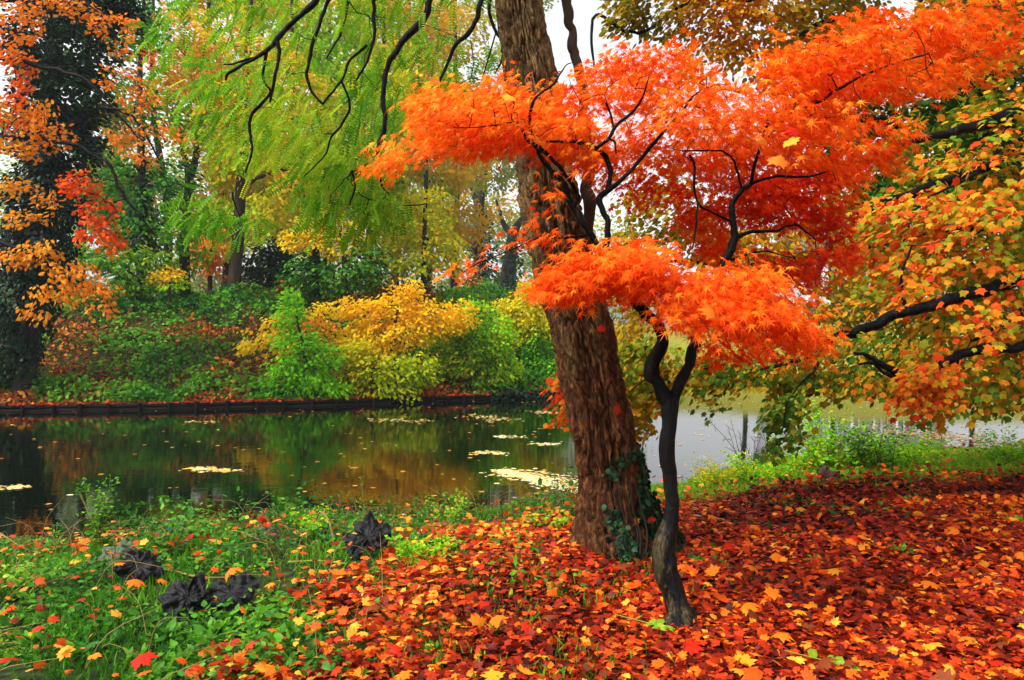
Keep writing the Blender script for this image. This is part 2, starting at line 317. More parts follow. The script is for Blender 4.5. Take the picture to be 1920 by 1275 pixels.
def slimbark():
    m, t, out = nodes_of('slim_maple_bark'); L = t.links; tc = t.nodes.new('ShaderNodeTexCoord')
    def noise(sc, det=5):
        mp = t.nodes.new('ShaderNodeMapping'); mp.inputs['Scale'].default_value = sc; L.new(tc.outputs['Object'], mp.inputs[0]); n = t.nodes.new('ShaderNodeTexNoise'); n.inputs['Scale'].default_value = 1; n.inputs['Detail'].default_value = det; n.inputs['Roughness'].default_value = .65; L.new(mp.outputs[0], n.inputs['Vector']); return n.outputs[0]
    fine = noise((60, 60, 22), 8); dark = ramp(t, [(.35, (.001, .001, .0015)), (.6, (.006, .006, .006)), (.75, (.03, .028, .024))]); olive = ramp(t, [(.32, (.006, .005, .003)), (.52, (.04, .03, .013)), (.72, (.13, .1, .05))]); L.new(fine, dark.inputs[0]); L.new(fine, olive.inputs[0])
    patch = noise((7, 7, 3.2), 4); sx = t.nodes.new('ShaderNodeSeparateXYZ'); L.new(tc.outputs['Object'], sx.inputs[0])
    mr = t.nodes.new('ShaderNodeMapRange'); mr.inputs[1].default_value = .75; mr.inputs[2].default_value = 0; mr.inputs[3].default_value = -.05; mr.inputs[4].default_value = .1; L.new(sx.outputs[2], mr.inputs[0])
    mr2 = t.nodes.new('ShaderNodeMapRange'); mr2.inputs[1].default_value = .06; mr2.inputs[2].default_value = -.09; mr2.inputs[3].default_value = -.1; mr2.inputs[4].default_value = .1; L.new(sx.outputs[0], mr2.inputs[0])
    a1 = t.nodes.new('ShaderNodeMath'); L.new(patch, a1.inputs[0]); L.new(mr.outputs[0], a1.inputs[1]); a2 = t.nodes.new('ShaderNodeMath'); L.new(a1.outputs[0], a2.inputs[0]); L.new(mr2.outputs[0], a2.inputs[1])
    st = ramp(t, [(.585, (0, 0, 0)), (.65, (1, 1, 1))]); L.new(a2.outputs[0], st.inputs[0]); mx = t.nodes.new('ShaderNodeMix'); mx.data_type = 'RGBA'; L.new(st.outputs[0], mx.inputs[0]); L.new(dark.outputs[0], mx.inputs[6]); L.new(olive.outputs[0], mx.inputs[7])
    b = t.nodes.new('ShaderNodeBsdfPrincipled'); b.inputs['Roughness'].default_value = .42; b.inputs['Specular IOR Level'].default_value = .12; L.new(mx.outputs[2], b.inputs['Base Color'])
    bp = t.nodes.new('ShaderNodeBump'); bp.inputs['Strength'].default_value = .9; bp.inputs['Distance'].default_value = .012; L.new(fine, bp.inputs['Height']); L.new(bp.outputs[0], b.inputs['Normal']); L.new(b.outputs[0], out.inputs[0]); return m
M['slim'] = slimbark()
def watermat():
    m, t, out = nodes_of('pond_water'); L = t.links; b = t.nodes.new('ShaderNodeBsdfPrincipled')
    b.inputs['Base Color'].default_value = (.002, .004, .002, 1); b.inputs['Roughness'].default_value = .035; b.inputs['IOR'].default_value = 1.21; b.inputs['Specular IOR Level'].default_value = .5
    tc = t.nodes.new('ShaderNodeTexCoord'); mp = t.nodes.new('ShaderNodeMapping'); mp.inputs['Scale'].default_value = (1.5, 3.5, 1); L.new(tc.outputs['Object'], mp.inputs[0])
    nz = t.nodes.new('ShaderNodeTexNoise'); nz.inputs['Scale'].default_value = 1.6; nz.inputs['Detail'].default_value = 3; L.new(mp.outputs[0], nz.inputs['Vector'])
    bp = t.nodes.new('ShaderNodeBump'); bp.inputs['Strength'].default_value = .08; bp.inputs['Distance'].default_value = .02; L.new(nz.outputs[0], bp.inputs['Height']); L.new(bp.outputs[0], b.inputs['Normal'])
    L.new(b.outputs[0], out.inputs[0]); return m
M['water'] = watermat()
def groundmat():
    """rnd 0 = bare litter soil, 1 = grass"""
    m, t, out = nodes_of('ground'); L = t.links; at = t.nodes.new('ShaderNodeAttribute'); at.attribute_name = 'rnd'; tc = t.nodes.new('ShaderNodeTexCoord')
    nz = t.nodes.new('ShaderNodeTexNoise'); nz.inputs['Scale'].default_value = 14; nz.inputs['Detail'].default_value = 8; L.new(tc.outputs['Object'], nz.inputs['Vector'])
    vo = t.nodes.new('ShaderNodeTexVoronoi'); vo.inputs['Scale'].default_value = 16; L.new(tc.outputs['Object'], vo.inputs['Vector'])
    a = ramp(t, [(.3, (.02, .008, .004)), (.5, (.09, .014, .006)), (.7, (.2, .03, .008))]); g = ramp(t, [(.35, (.008, .01, .004)), (.55, (.025, .04, .008)), (.75, (.07, .1, .015))])
    sepc = t.nodes.new('ShaderNodeSeparateColor'); L.new(vo.outputs['Color'], sepc.inputs[0]); L.new(sepc.outputs[0], a.inputs[0]); L.new(nz.outputs[0], g.inputs[0])
    mx = t.nodes.new('ShaderNodeMix'); mx.data_type = 'RGBA'; L.new(at.outputs['Fac'], mx.inputs[0]); L.new(a.outputs[0], mx.inputs[6]); L.new(g.outputs[0], mx.inputs[7])
    la = ramp(t, [(.3, (.11, .14, .015)), (.55, (.24, .22, .03)), (.75, (.36, .24, .035))]); L.new(nz.outputs[0], la.inputs[0]); sb = t.nodes.new('ShaderNodeMath'); sb.operation = 'SUBTRACT'; sb.use_clamp = True; sb.inputs[1].default_value = 1; L.new(at.outputs['Fac'], sb.inputs[0])
    m2 = t.nodes.new('ShaderNodeMix'); m2.data_type = 'RGBA'; L.new(sb.outputs[0], m2.inputs[0]); L.new(mx.outputs[2], m2.inputs[6]); L.new(la.outputs[0], m2.inputs[7]); mx = m2
    b = t.nodes.new('ShaderNodeBsdfPrincipled'); b.inputs['Roughness'].default_value = .9; b.inputs['Specular IOR Level'].default_value = .1; L.new(mx.outputs[2], b.inputs['Base Color'])
    bp = t.nodes.new('ShaderNodeBump'); bp.inputs['Strength'].default_value = .5; bp.inputs['Distance'].default_value = .03; L.new(nz.outputs[0], bp.inputs['Height']); L.new(bp.outputs[0], b.inputs['Normal'])
    L.new(b.outputs[0], out.inputs[0]); return m
M['ground'] = groundmat()
def plain(name, c, rough=.6):
    m, t, out = nodes_of(name); b = t.nodes.new('ShaderNodeBsdfPrincipled'); b.inputs['Roughness'].default_value = rough
    nz = t.nodes.new('ShaderNodeTexNoise'); nz.inputs['Scale'].default_value = 3; nz.inputs['Detail'].default_value = 6; r = ramp(t, [(.3, tuple(v * .8 for v in c)), (.7, c)])
    t.links.new(nz.outputs[0], r.inputs[0]); t.links.new(r.outputs[0], b.inputs['Base Color']); t.links.new(b.outputs[0], out.inputs[0]); return m
M['wall'] = plain('pale_render', (.55, .56, .6)); M['white'] = plain('white_paint', (.8, .8, .8)); M['roof'] = plain('slate', (.12, .12, .14)); M['pane'] = plain('window_glass', (.12, .14, .17), .15)

# ------------------------------------------------------------------ ground, water
WZ = -.3
NSX = [-60, -20, -10, -4.65, -3.45, -2.0, -.65, .25, .9, 1.68, 2.46, 4.57, 6.6, 8.7, 14, 20, 60]
NSY = [5.5, 5.5, 6.0, 6.8, 7.2, 7.8, 8.25, 8.65, 9.1, 9.5, 10.2, 11.9, 12.5, 12.7, 14, 15, 16]
FSX = [-60, -20, -13.6, -9.6, -4.96, -1.0, 1.4, 3.7, 6.0, 9, 12, 14, 16, 20, 60]
FSY = [18, 19, 19.8, 20.4, 21.7, 23.6, 24.9, 27.5, 31, 33.5, 33, 31.5, 30, 28, 26]
near_y = lambda x: np.interp(x, NSX, NSY) + .18 * np.sin(x * 2.1) + .1 * np.sin(x * 5.3)
far_y = lambda x: np.interp(x, FSX, FSY)
def H(x, y):
    x = np.asarray(x, float); y = np.asarray(y, float); z3 = np.stack([x, y, x * 0], -1).reshape(-1, 3)
    s = near_y(x) - y
    hn = np.where(s > 0, WZ + .02 + (-WZ) * sm(-.2, 3.2, s) + .04 * sm(0, .4, s), WZ - .7 * sm(0, .9, -s))
    hn = hn + (fbm(z3 * 1.3, 3, 5).reshape(x.shape) - .5) * .1 * sm(0, 1.5, s)
    q = y - far_y(x); k = 1 - sm(-1.5, 5.5, x)
    hf = np.where(q > 0, WZ + .17 * sm(0, .12, q) + (k * 2.9 + .35) * sm(.6, 8, q) + (1 - k) * 2.3 * sm(.3, 16, q) + (fbm(z3 * .5, 3, 9).reshape(x.shape) - .5) * .6 * sm(1, 5, q) * (k * .8 + .2), WZ - .7 * sm(0, .5, -q))
    return np.where(y < (near_y(x) + far_y(x)) / 2, hn, hf)
def gpx(x, y, z=0): return CX + x / y * FP, CY - (z - CAMZ) / y * FP
LBX = [850, 900, 960, 1000, 1050, 1100, 1180, 1300, 1500]; LBY = [1300, 1240, 1100, 1010, 900, 830, 780, 560, 430]
def litterD(x, y):
    """0..1 how much of the ground the fallen leaves cover"""
    px, py = gpx(x, np.maximum(y, .8)); n = (fbm(np.stack([x * 1.1, y * 1.1, x * 0], -1).reshape(-1, 3), 3, 3).reshape(np.shape(x)) - .5)
    e = np.interp(py, LBX, LBY); a = sm(-230, 230, px - e + n * 520)
    b = sm(-14, 14, py - np.interp(px, [1150, 1300, 1500, 1700, 1920], [955, 938, 926, 908, 906]) + n * 34)
    b = np.where(px < 1120, sm(-20, 20, py - 990 + n * 60), b)
    return a * b
xs = np.concatenate([np.arange(-70, -16, 1.0), np.arange(-16, 16, .14), np.arange(16, 71, 1.0)])
ys = np.concatenate([np.arange(-6, 1, .5), np.arange(1, 14, .12), np.arange(14, 42, .2), np.arange(42, 181, 3.0)])
X, Y = np.meshgrid(xs, ys); Z = H(X, Y); nx, ny = len(xs), len(ys)
mb = MB(); i = np.arange(ny - 1)[:, None] * nx + np.arange(nx - 1)[None]; f = np.stack([i, i + 1, i + nx + 1, i + nx], -1).reshape(-1, 4)
ld = np.where(Y < (near_y(X) + far_y(X)) / 2, 1 - litterD(X, Y), .9 + 1.1 * sm(3, 7, X))
mb.add(np.stack([X, Y, Z], -1).reshape(-1, 3), f, ld.ravel())
tag(mb.build('ground', M['ground'], smooth=True), kind='structure')
mb = MB(); mb.add([(-70, 3, WZ), (70, 3, WZ), (70, 50, WZ), (-70, 50, WZ)], [(0, 1, 2, 3)])
tag(mb.build('pond_water', M['water']), kind='structure')

# ------------------------------------------------------------------ japanese maple
HB = P(1272, 1175, 4.1); HB[2] = H(HB[0], HB[1])
hero = empty('japanese_maple', HB, 'slim japanese maple with fiery orange leaves in spreading tiers on a crooked black trunk', 'tree')
def wig(q, k=1.6, sd0=0):
    c = q[:, :3].copy(); L_ = np.linalg.norm(c[-1] - c[0]) + 1e-6; r_ = np.clip(q[:, 3], .004, .03); t = np.minimum(np.linspace(0, 1, len(q)) * 6, 1)
    for a_ in range(3): c[:, a_] += (fbm(q[:, :3] * 9 + a_ * 17, 3, sd0) - .5) * (k * 2.2 * (r_ + .006) * t) * (.6 if a_ == 1 else 1)
    return c
def line(pts, d0=None, n=6, wg=0):
    """[(px,py,depth,radius px)] -> smooth world path and radii"""
    a = np.array([[*P(p[0], p[1], p[2]), p[3] * p[2] / FP] for p in pts]); q = catmull(a, n); c = wig(q, wg) if wg else q[:, :3]; rr_ = np.maximum(q[:, 3], .0012); rr_ = rr_ * (1 + (.35 * (vn(q[:, :3] * 14, 3) - .45) if wg >= .8 else 0)); return c, rr_
mb = MB(); tr = line([(1290, 1200, 4.05, 36), (1279, 1162, 4.07, 26), (1263, 1120, 4.1, 22), (1251, 1075, 4.12, 23), (1245, 1030, 4.13, 22), (1255, 985, 4.14, 17), (1260, 940, 4.14, 14), (1258, 890, 4.15, 14), (1251, 845, 4.15, 15), (1253, 800, 4.16, 14), (1256, 765, 4.17, 17), (1256, 745, 4.17, 18)], n=16, wg=.3)
tube(mb, *tr, sides=40, rough=.2, seed=2)
for (a, b, c) in [((1252, 1180, 3.98), (1222, 1205, 3.9), 13), ((1308, 1165, 4.1), (1345, 1185, 4.06), 15), ((1270, 1185, 3.95), (1262, 1212, 3.85), 14), ((1290, 1175, 3.98), (1305, 1205, 3.9), 13)]:
    p = line([(1275, 1140, 4.08, 16), (*a, 13), (*b, 5)], n=6); tube(mb, *p, sides=12, rough=.15)
mb.build('trunk', M['slim'], hero, True)
HL = {}
limbs_px = [
 ('limb', [(1256, 760, 4.17, 15), (1238, 728, 4.17, 13), (1221, 698, 4.18, 13), (1224, 668, 4.18, 12), (1239, 636, 4.16, 11), (1232, 612, 4.14, 11), (1208, 588, 4.15, 11), (1182, 552, 4.2, 10), (1155, 515, 4.28, 9), (1131, 480, 4.35, 8), (1104, 436, 4.35, 6.5), (1075, 390, 4.35, 6), (1058, 347, 4.35, 6), (1030, 310, 4.35, 4.5), (1012, 291, 4.35, 3), (995, 260, 4.3, 1.6)]),
 ('limb', [(1256, 760, 4.17, 14), (1268, 735, 4.17, 11), (1285, 692, 4.2, 10), (1300, 655, 4.25, 9), (1313, 618, 4.35, 8.5), (1335, 560, 4.45, 8), (1357, 500, 4.55, 7.5), (1367, 476, 4.57, 7), (1379, 445, 4.6, 7), (1371, 415, 4.6, 6), (1373, 394, 4.6, 5.5), (1380, 375, 4.6, 5), (1394, 355, 4.6, 5), (1408, 345, 4.6, 4), (1413, 318, 4.55, 3.5), (1425, 270, 4.5, 3), (1440, 230, 4.4, 2)]),
 ('branch', [(1131, 482, 4.35, 7), (1139, 440, 4.4, 6), (1135, 405, 4.42, 5.5), (1124, 376, 4.45, 6), (1138, 359, 4.45, 5), (1160, 340, 4.4, 4), (1200, 300, 4.35, 3.5), (1250, 240, 4.2, 3), (1300, 180, 4.1, 2)]),
 ('branch', [(1138, 359, 4.45, 4), (1144, 325, 4.45, 4.5), (1140, 299, 4.45, 5), (1131, 284, 4.42, 4.6), (1114, 274, 4.4, 4), (1098, 269, 4.38, 3.6), (1065, 266, 4.3, 3.2), (1025, 264, 4.2, 2)]),
 ('branch', [(1120, 276, 4.4, 3.6), (1140, 259, 4.4, 3.2), (1154, 238, 4.4, 3.2), (1183, 215, 4.4, 3), (1203, 185, 4.35, 2), (1215, 150, 4.3, 1.2)]),
 ('branch', [(1152, 240, 4.4, 2.2), (1145, 212, 4.4, 2), (1137, 193, 4.35, 1.6)]),
 ('branch', [(1140, 260, 4.4, 2), (1152, 266, 4.4, 2), (1155, 288, 4.4, 1.4)]),
 ('branch', [(1075, 388, 4.35, 4), (1085, 371, 4.33, 4), (1080, 355, 4.3, 3.6), (1058, 324, 4.25, 3.6), (1038, 297, 4.2, 3.6), (1015, 278, 4.15, 3.6), (996, 258, 4.1, 3.2), (993, 222, 4.05, 3), (999, 199, 4.0, 2.8), (1015, 175, 4.0, 2.4), (1038, 159, 4.0, 2.2), (1048, 143, 4.0, 1.6), (1061, 123, 4.0, 1.2), (1073, 117, 4.0, .8)]),
 ('branch', [(1049, 140, 4.0, 1.1), (1040, 127, 4.0, .9), (1033, 114, 4.0, .6)]),
 ('branch', [(1015, 285, 4.2, 2.6), (996, 268, 4.15, 2.6), (982, 253, 4.1, 2.4), (974, 231, 4.0, 2.2), (953, 232, 3.95, 1.8), (900, 239, 3.9, 1.2), (850, 240, 3.85, .8)]),
 ('branch', [(1379, 446, 4.6, 4.5), (1400, 440, 4.6, 3.6), (1420, 435, 4.6, 3.2), (1457, 430, 4.65, 2.8), (1479, 421, 4.7, 2.4), (1500, 426, 4.75, 2), (1530, 450, 4.8, 1.2)]),
 ('branch', [(1369, 488, 4.57, 2.6), (1401, 476, 4.6, 2), (1437, 470, 4.65, 1.8), (1481, 483, 4.7, 1.2)]),
 ('branch', [(1374, 418, 4.6, 2.6), (1342, 401, 4.55, 2), (1316, 389, 4.5, 2), (1306, 374, 4.5, 2.2), (1301, 347, 4.5, 2.6), (1301, 311, 4.5, 2.6), (1293, 289, 4.45, 2.2)]),
 ('branch', [(1308, 380, 4.5, 1.8), (1306, 406, 4.5, 1.8), (1303, 440, 4.5, 1.3), (1300, 468, 4.5, .8)]),
 ('branch', [(1405, 347, 4.6, 3.4), (1425, 338, 4.6, 3), (1457, 331, 4.6, 2.6), (1518, 331, 4.6, 2.2), (1560, 320, 4.6, 1.2)]),
 ('branch', [(1392, 356, 4.6, 2.4), (1386, 335, 4.55, 2.2), (1381, 316, 4.5, 2.2), (1374, 296, 4.45, 2), (1355, 284, 4.4, 1.8), (1335, 282, 4.4, 1.6), (1291, 282, 4.35, 1.4), (1257, 279, 4.3, .9)]),
 ('branch', [(1425, 272, 4.5, 3), (1480, 215, 4.3, 3), (1540, 187, 4.1, 3), (1590, 155, 4.0, 2.6), (1650, 128, 3.9, 2), (1740, 100, 3.85, 1.2)]),
 ('branch', [(1104, 440, 4.35, 2.2), (1065, 447, 4.2, 1.6), (1015, 446, 4.1, 1.4), (949, 472, 4.0, 1.1), (900, 492, 3.95, .9), (870, 510, 3.95, .6)]),
 ('branch', [(1228, 602, 4.15, 4), (1250, 565, 4.0, 3.2), (1290, 548, 3.9, 2.6), (1360, 550, 3.75, 2), (1430, 590, 3.7, 1.5), (1500, 640, 3.65, 1)]),
 ('branch', [(1182, 552, 4.2, 4), (1150, 535, 4.0, 3), (1110, 525, 3.85, 2), (1050, 540, 3.75, 1.2)]),
 ('branch', [(1313, 620, 4.35, 2.4), (1298, 608, 4.2, 1.6), (1280, 606, 4.1, 1)]),
 ('branch', [(1222, 700, 4.18, 2), (1200, 720, 4.3, 1.4), (1180, 735, 4.4, .8)]),
]
hlimbs = [tr]
for nm, pp in limbs_px:
    L = line(pp, n=8, wg=1.0); mb = MB(); tube(mb, *L, sides=12 if nm == 'limb' else 8, rough=.14, seed=len(hlimbs)); mb.build(nm, M['blackbark'], hero, True); hlimbs.append(L)
TA = [(1012, 548), (1035, 515), (1095, 492), (1170, 480), (1260, 462), (1330, 472), (1400, 508), (1450, 540), (1490, 580), (1470, 580), (1400, 570), (1330, 545), (1250, 545), (1190, 535), (1130, 535), (1085, 552), (1035, 550)]
TA2 = [(1215, 592), (1250, 572), (1330, 558), (1420, 560), (1500, 592), (1555, 635), (1530, 645), (1480, 620), (1430, 608), (1380, 612), (1310, 600), (1250, 590)]
TB1 = [(700, 322), (735, 280), (785, 240), (772, 205), (800, 180), (855, 172), (885, 195), (935, 150), (1000, 165), (1060, 160), (1100, 220), (1110, 300), (1040, 285), (960, 262), (930, 280), (880, 298), (850, 268), (790, 265), (740, 300), (712, 326)]
TB2 = [(1040, 165), (1130, 125), (1165, 100), (1230, 98), (1290, 102), (1330, 150), (1400, 170), (1480, 158), (1560, 200), (1620, 230), (1690, 245), (1700, 300), (1640, 325), (1560, 318), (1480, 305), (1400, 300), (1340, 340), (1270, 325), (1200, 340), (1150, 345), (1105, 320), (1050, 240)]
TC = [(1430, 115), (1490, 75), (1560, 62), (1640, 42), (1700, 50), (1780, 12), (1835, 25), (1850, 60), (1890, 82), (1850, 120), (1800, 145), (1740, 165), (1640, 165), (1560, 180), (1480, 150)]
TD = [(1170, 350), (1300, 330), (1450, 325), (1600, 300), (1640, 330), (1560, 410), (1580, 470), (1600, 525), (1540, 560), (1470, 535), (1400, 498), (1330, 478), (1290, 410), (1220, 400), (1180, 385)]
def hero_tier(poly, n, dc, dt, mat, gap=.3, leaf=.066, cen=None, bias=0, seed=1, gs=2.2, twn=500, crnd=.65, edge=60, k=7, zf=5.0):
    S = poly_pts(poly, n, dc, dt, gap, gs, seed, edge, zf); S = S + R.normal(0, .035, S.shape); c = P(1256, 560, 4.25) if cen is None else cen
    mb = MB(); sprays(mb, JAP, S.copy(), c, k=k, L=.15, leaf=leaf, droop=.55, nj=.42, cns=2.2, crnd=crnd, bias=bias + .05, up=1.0, out=.65, seed=seed)
    mb.build('foliage', M[mat], hero); return S[:twn]
tt = []
tt.append(hero_tier(TA, 580, 3.8, .42, 'hero', .42, twn=260, seed=1, edge=35, zf=4))
tt.append(hero_tier(TA2, 210, 3.62, .3, 'hero', .36, twn=140, seed=2, bias=.1, edge=25, zf=4))
tt.append(hero_tier(TB1, 500, 4.62, .4, 'hero', .48, twn=300, seed=3, cen=P(1256, 330, 4.5), bias=.03, edge=35, gs=2.6))
tt.append(hero_tier(TB1[:12] + [(900, 215), (860, 240)] + TB1[-4:], 60, 3.9, .2, 'hero', .5, twn=60, seed=9, cen=P(1256, 330, 4.5), bias=.08, edge=35, gs=2.6))
tt.append(hero_tier(TB2, 900, 4.95, .45, 'hero', .5, twn=480, seed=4, cen=P(1300, 330, 4.7), gs=2.3))
tt.append(hero_tier([(1240, 130), (1330, 160), (1480, 160), (1560, 200), (1690, 245), (1700, 300), (1600, 320), (1480, 290), (1440, 250), (1380, 260), (1300, 250), (1240, 230)], 200, 4.05, .3, 'hero', .52, twn=120, seed=10, cen=P(1300, 330, 4.7), gs=2.3, bias=.06))
tt.append(hero_tier(TC, 460, 4.1, .45, 'hero', .5, twn=240, seed=5, cen=P(1400, 300, 4.3), gs=2.3, edge=40))
tt.append(hero_tier(TD, 640, 5.15, .5, 'hero_red', .52, twn=420, seed=6, cen=P(1380, 430, 4.9), gs=2.2))
tt.append(hero_tier([(1300, 640), (1400, 610), (1500, 620), (1500, 650), (1420, 665), (1330, 670)], 70, 4.5, .3, 'hero_red', .3, twn=50, seed=7))
tt.append(hero_tier([(698, 326), (735, 285), (800, 248), (880, 225), (960, 200), (1000, 230), (960, 262), (880, 285), (800, 285), (740, 315)], 95, 4.2, .22, 'hero', .3, twn=70, seed=17, cen=P(1256, 330, 4.5), edge=25, gs=3))
for q in ([(845, 530), (865, 492), (900, 488), (935, 478), (930, 492), (890, 505), (868, 525)], [(950, 445), (985, 418), (1010, 432), (1010, 450), (970, 455)], [(1030, 450), (1045, 430), (1068, 445), (1050, 462)], [(1000, 370), (1030, 352), (1050, 366), (1035, 382), (1010, 378)]):
    tt.append(hero_tier(q, 6, 4.0, .1, 'hero', 0, twn=8, seed=8, edge=15, k=6))
mb = MB(); cores(mb, hlimbs[1:]); net_mesh(mb, *network(hlimbs, np.concatenate(tt), .0014, .42)); tw_ = mb.build('twigs', M['blackbark'], hero)

# ------------------------------------------------------------------ leaning tree with pinnate leaves
BD = 5.55
LB = np.array([(1172, 1045)]); base = P(1172, 1050, BD); base[2] = H(base[0], BD)
loc = empty('locust_tree', base, 'big leaning tree with deeply furrowed brown bark and hanging yellow-green feathery leaves', 'tree')
cen_ = [(1175, 1075, 78), (1172, 1040, 70), (1163, 1000, 60), (1153, 950, 56), (1147, 900, 56), (1138, 850, 56), (1129, 800, 56), (1118, 750, 55), (1106, 700, 54), (1096, 650, 52), (1086, 600, 50), (1070, 550, 50), (1056, 500, 50), (1045, 450, 50), (1036, 400, 47), (1026, 350, 45), (1018, 300, 42), (1008, 225, 41), (998, 150, 40), (984, 75, 39), (972, 0, 38), (958, -120, 37), (950, -300, 35), (960, -500, 30), (990, -700, 24), (1010, -900, 14)]
a = np.array([[*P(c[0], c[1], BD), c[2] * BD / FP] for c in cen_]); q = catmull(a, 30)
pts, rr = q[:, :3], q[:, 3]; sides = 300; n = len(pts); ang = np.arange(sides) * 2 * math.pi / sides
T = unit(np.gradient(pts, axis=0)); Nn = unit(np.cross(T, np.array([0, 1., 0]))); Bn = np.cross(T, Nn)
arc = np.concatenate([[0], np.cumsum(np.linalg.norm(np.diff(pts, axis=0), axis=1))])
AA, VV = np.meshgrid(ang, arc); RR = rr[:, None] + 0 * AA
cx_, sy_ = np.cos(AA), np.sin(AA)
def cyl(fr, fv, tw=0.): return np.stack([np.cos(AA + tw * VV) * fr, np.sin(AA + tw * VV) * fr, VV * fv], -1).reshape(-1, 3)
wrp = (fbm(cyl(1.2, 1.6), 3, 30) - .5)
pc = cyl(5.5, 3.4, .3); pc[:, 0] += wrp * 5; pc[:, 1] -= wrp * 5
n1 = np.abs(fbm(pc, 3, 31) - .5) * 2
pc2 = cyl(12, 9, .2); pc2[:, 0] += wrp * 7; n2 = np.abs(fbm(pc2, 3, 37) - .5) * 2
n3 = fbm(cyl(2.0, .9), 2, 44) - .5
fl = fbm(cyl(26, 18), 2, 50) - .5
disp = (np.clip(n1 * 4.2, 0, 1) ** .7 - .7) * .062 + (np.clip(n2 * 3.4, 0, 1) - .5) * .022 + n3 * .09 + fl * .012
flare = sm(.75, 0, VV).ravel() * (np.clip(np.cos(AA * 4 + .6) + .45, 0, 1.3) * .13).ravel()
rad_ = RR.ravel() * (1 + 0 * disp) + disp + flare
V = np.repeat(pts, sides, 0) + (np.repeat(Nn, sides, 0) * cx_.ravel()[:, None] + np.repeat(Bn, sides, 0) * sy_.ravel()[:, None]) * rad_[:, None]
ii = np.arange(n - 1)[:, None] * sides; jj = np.arange(sides)[None]; j2 = (jj + 1) % sides
mb = MB(); mb.add(V, np.stack([ii + jj, ii + j2, ii + sides + j2, ii + sides + jj], -1).reshape(-1, 4), np.clip(n1 * 2, 0, 1)); mb.build('trunk', M['trunk'], loc, True)
def limbs(parent, lst, mat, sides=10, rough=.14, name='limb', n=6):
    out = []
    for pp in lst:
        L = line(pp, n=n + 6, wg=.9); m_ = MB(); tube(m_, *L, sides=sides, rough=rough, seed=len(out)); m_.build(name, M[mat], parent, True); out.append(L)
    return out
l1 = limbs(loc, [[(1082, 520, 5.6, 16), (1098, 460, 5.7, 13), (1103, 400, 5.75, 11), (1101, 330, 5.8, 10), (1098, 250, 5.8, 10), (1090, 170, 5.8, 9), (1080, 110, 5.8, 9), (1068, 60, 5.8, 8), (1060, 0, 5.8, 9), (1052, -120, 5.8, 8), (1060, -300, 5.8, 5)]], 'brown', 14, .2)
l2 = limbs(loc, [
 [(955, -350, 5.5, 18), (850, -330, 5.3, 12), (700, -200, 5.1, 9), (620, -60, 5.0, 7), (590, 0, 5.0, 6), (560, 30, 5.0, 5), (530, 60, 5.0, 5), (500, 95, 5.0, 4), (450, 125, 4.9, 3), (430, 140, 4.9, 3), (425, 152, 4.9, 2)],
 [(700, -200, 5.1, 9), (650, -80, 5.2, 7), (615, 0, 5.2, 4), (590, 70, 5.2, 3.6), (578, 130, 5.2, 3), (585, 170, 5.2, 2.6), (605, 195, 5.2, 2)],
 [(955, -330, 5.5, 18), (900, -250, 5.4, 14), (830, -100, 5.3, 8), (805, 0, 5.2, 7), (790, 40, 5.2, 6.5), (755, 80, 5.2, 6), (727, 125, 5.2, 5), (718, 180, 5.2, 4.4), (722, 230, 5.2, 4), (712, 270, 5.2, 5), (710, 302, 5.2, 3)],
 [(950, -280, 5.5, 13), (925, -120, 5.4, 8), (903, 0, 5.3, 5), (885, 50, 5.3, 4.5), (850, 90, 5.3, 4), (838, 125, 5.3, 3), (818, 165, 5.3, 2)],
 [(950, -280, 5.6, 10), (930, -120, 5.7, 5), (918, 0, 5.7, 3.4), (925, 50, 5.7, 3), (943, 80, 5.7, 3), (940, 110, 5.7, 2), (930, 135, 5.7, 1.5)]], 'blackbark', 12)
l3 = limbs(loc, [
 [(520, 75, 5.0, 4), (522, 110, 5.0, 3), (513, 160, 5.0, 2.6), (508, 190, 5.0, 2)], [(500, 95, 5, 3), (495, 130, 5, 2.6), (497, 155, 5, 2.2), (508, 172, 5, 2.6), (490, 195, 5, 3), (472, 220, 5, 2.8), (470, 260, 5, 2.6), (472, 285, 5, 2.2), (458, 322, 5, 1.8)],
 [(475, 108, 5, 2.4), (440, 120, 5, 2), (420, 122, 5, 1.2)], [(700, 0, 5.3, 3.6), (702, 50, 5.3, 3), (695, 100, 5.3, 2.6), (670, 150, 5.3, 1.8)], [(712, 300, 5.2, 2), (716, 345, 5.3, 1.8), (730, 365, 5.3, 1.2)],
 [(660, 320, 5.4, 1.8), (666, 350, 5.4, 1.8), (655, 385, 5.4, 1.2)], [(636, 240, 5.3, 2), (620, 260, 5.3, 2), (610, 290, 5.3, 1.4), (570, 330, 5.3, 1)], [(650, 20, 5.5, 2), (640, 60, 5.5, 2), (612, 110, 5.5, 1.2)],
 [(436, 360, 5, 1.6), (442, 385, 5, 1.6), (450, 410, 5, 1)], [(700, -200, 5.3, 6), (705, -80, 5.3, 4), (700, 0, 5.3, 3.6)], [(660, -160, 5.5, 4), (655, -60, 5.5, 3), (650, 20, 5.5, 2)],
 [(755, 385, 5.5, 1.2), (775, 385, 5.5, 1.2), (800, 382, 5.5, .8)], [(640, 150, 5.3, 2.2), (655, 200, 5.3, 2.4), (636, 240, 5.3, 2)], [(605, 195, 5.2, 2), (640, 150, 5.3, 2.2), (660, 110, 5.3, 2.6), (690, 85, 5.3, 3)]], 'blackbark', 7, .12, 'branch')
F1 = [(285, 140), (340, 90), (380, 30), (430, -60), (700, -80), (700, 100), (660, 200), (640, 330), (560, 300), (500, 280), (430, 290), (390, 230), (340, 190)]
F2 = [(700, -80), (940, -80), (948, 60), (930, 140), (860, 170), (800, 200), (770, 260), (720, 330), (640, 330), (650, 200), (690, 80)]
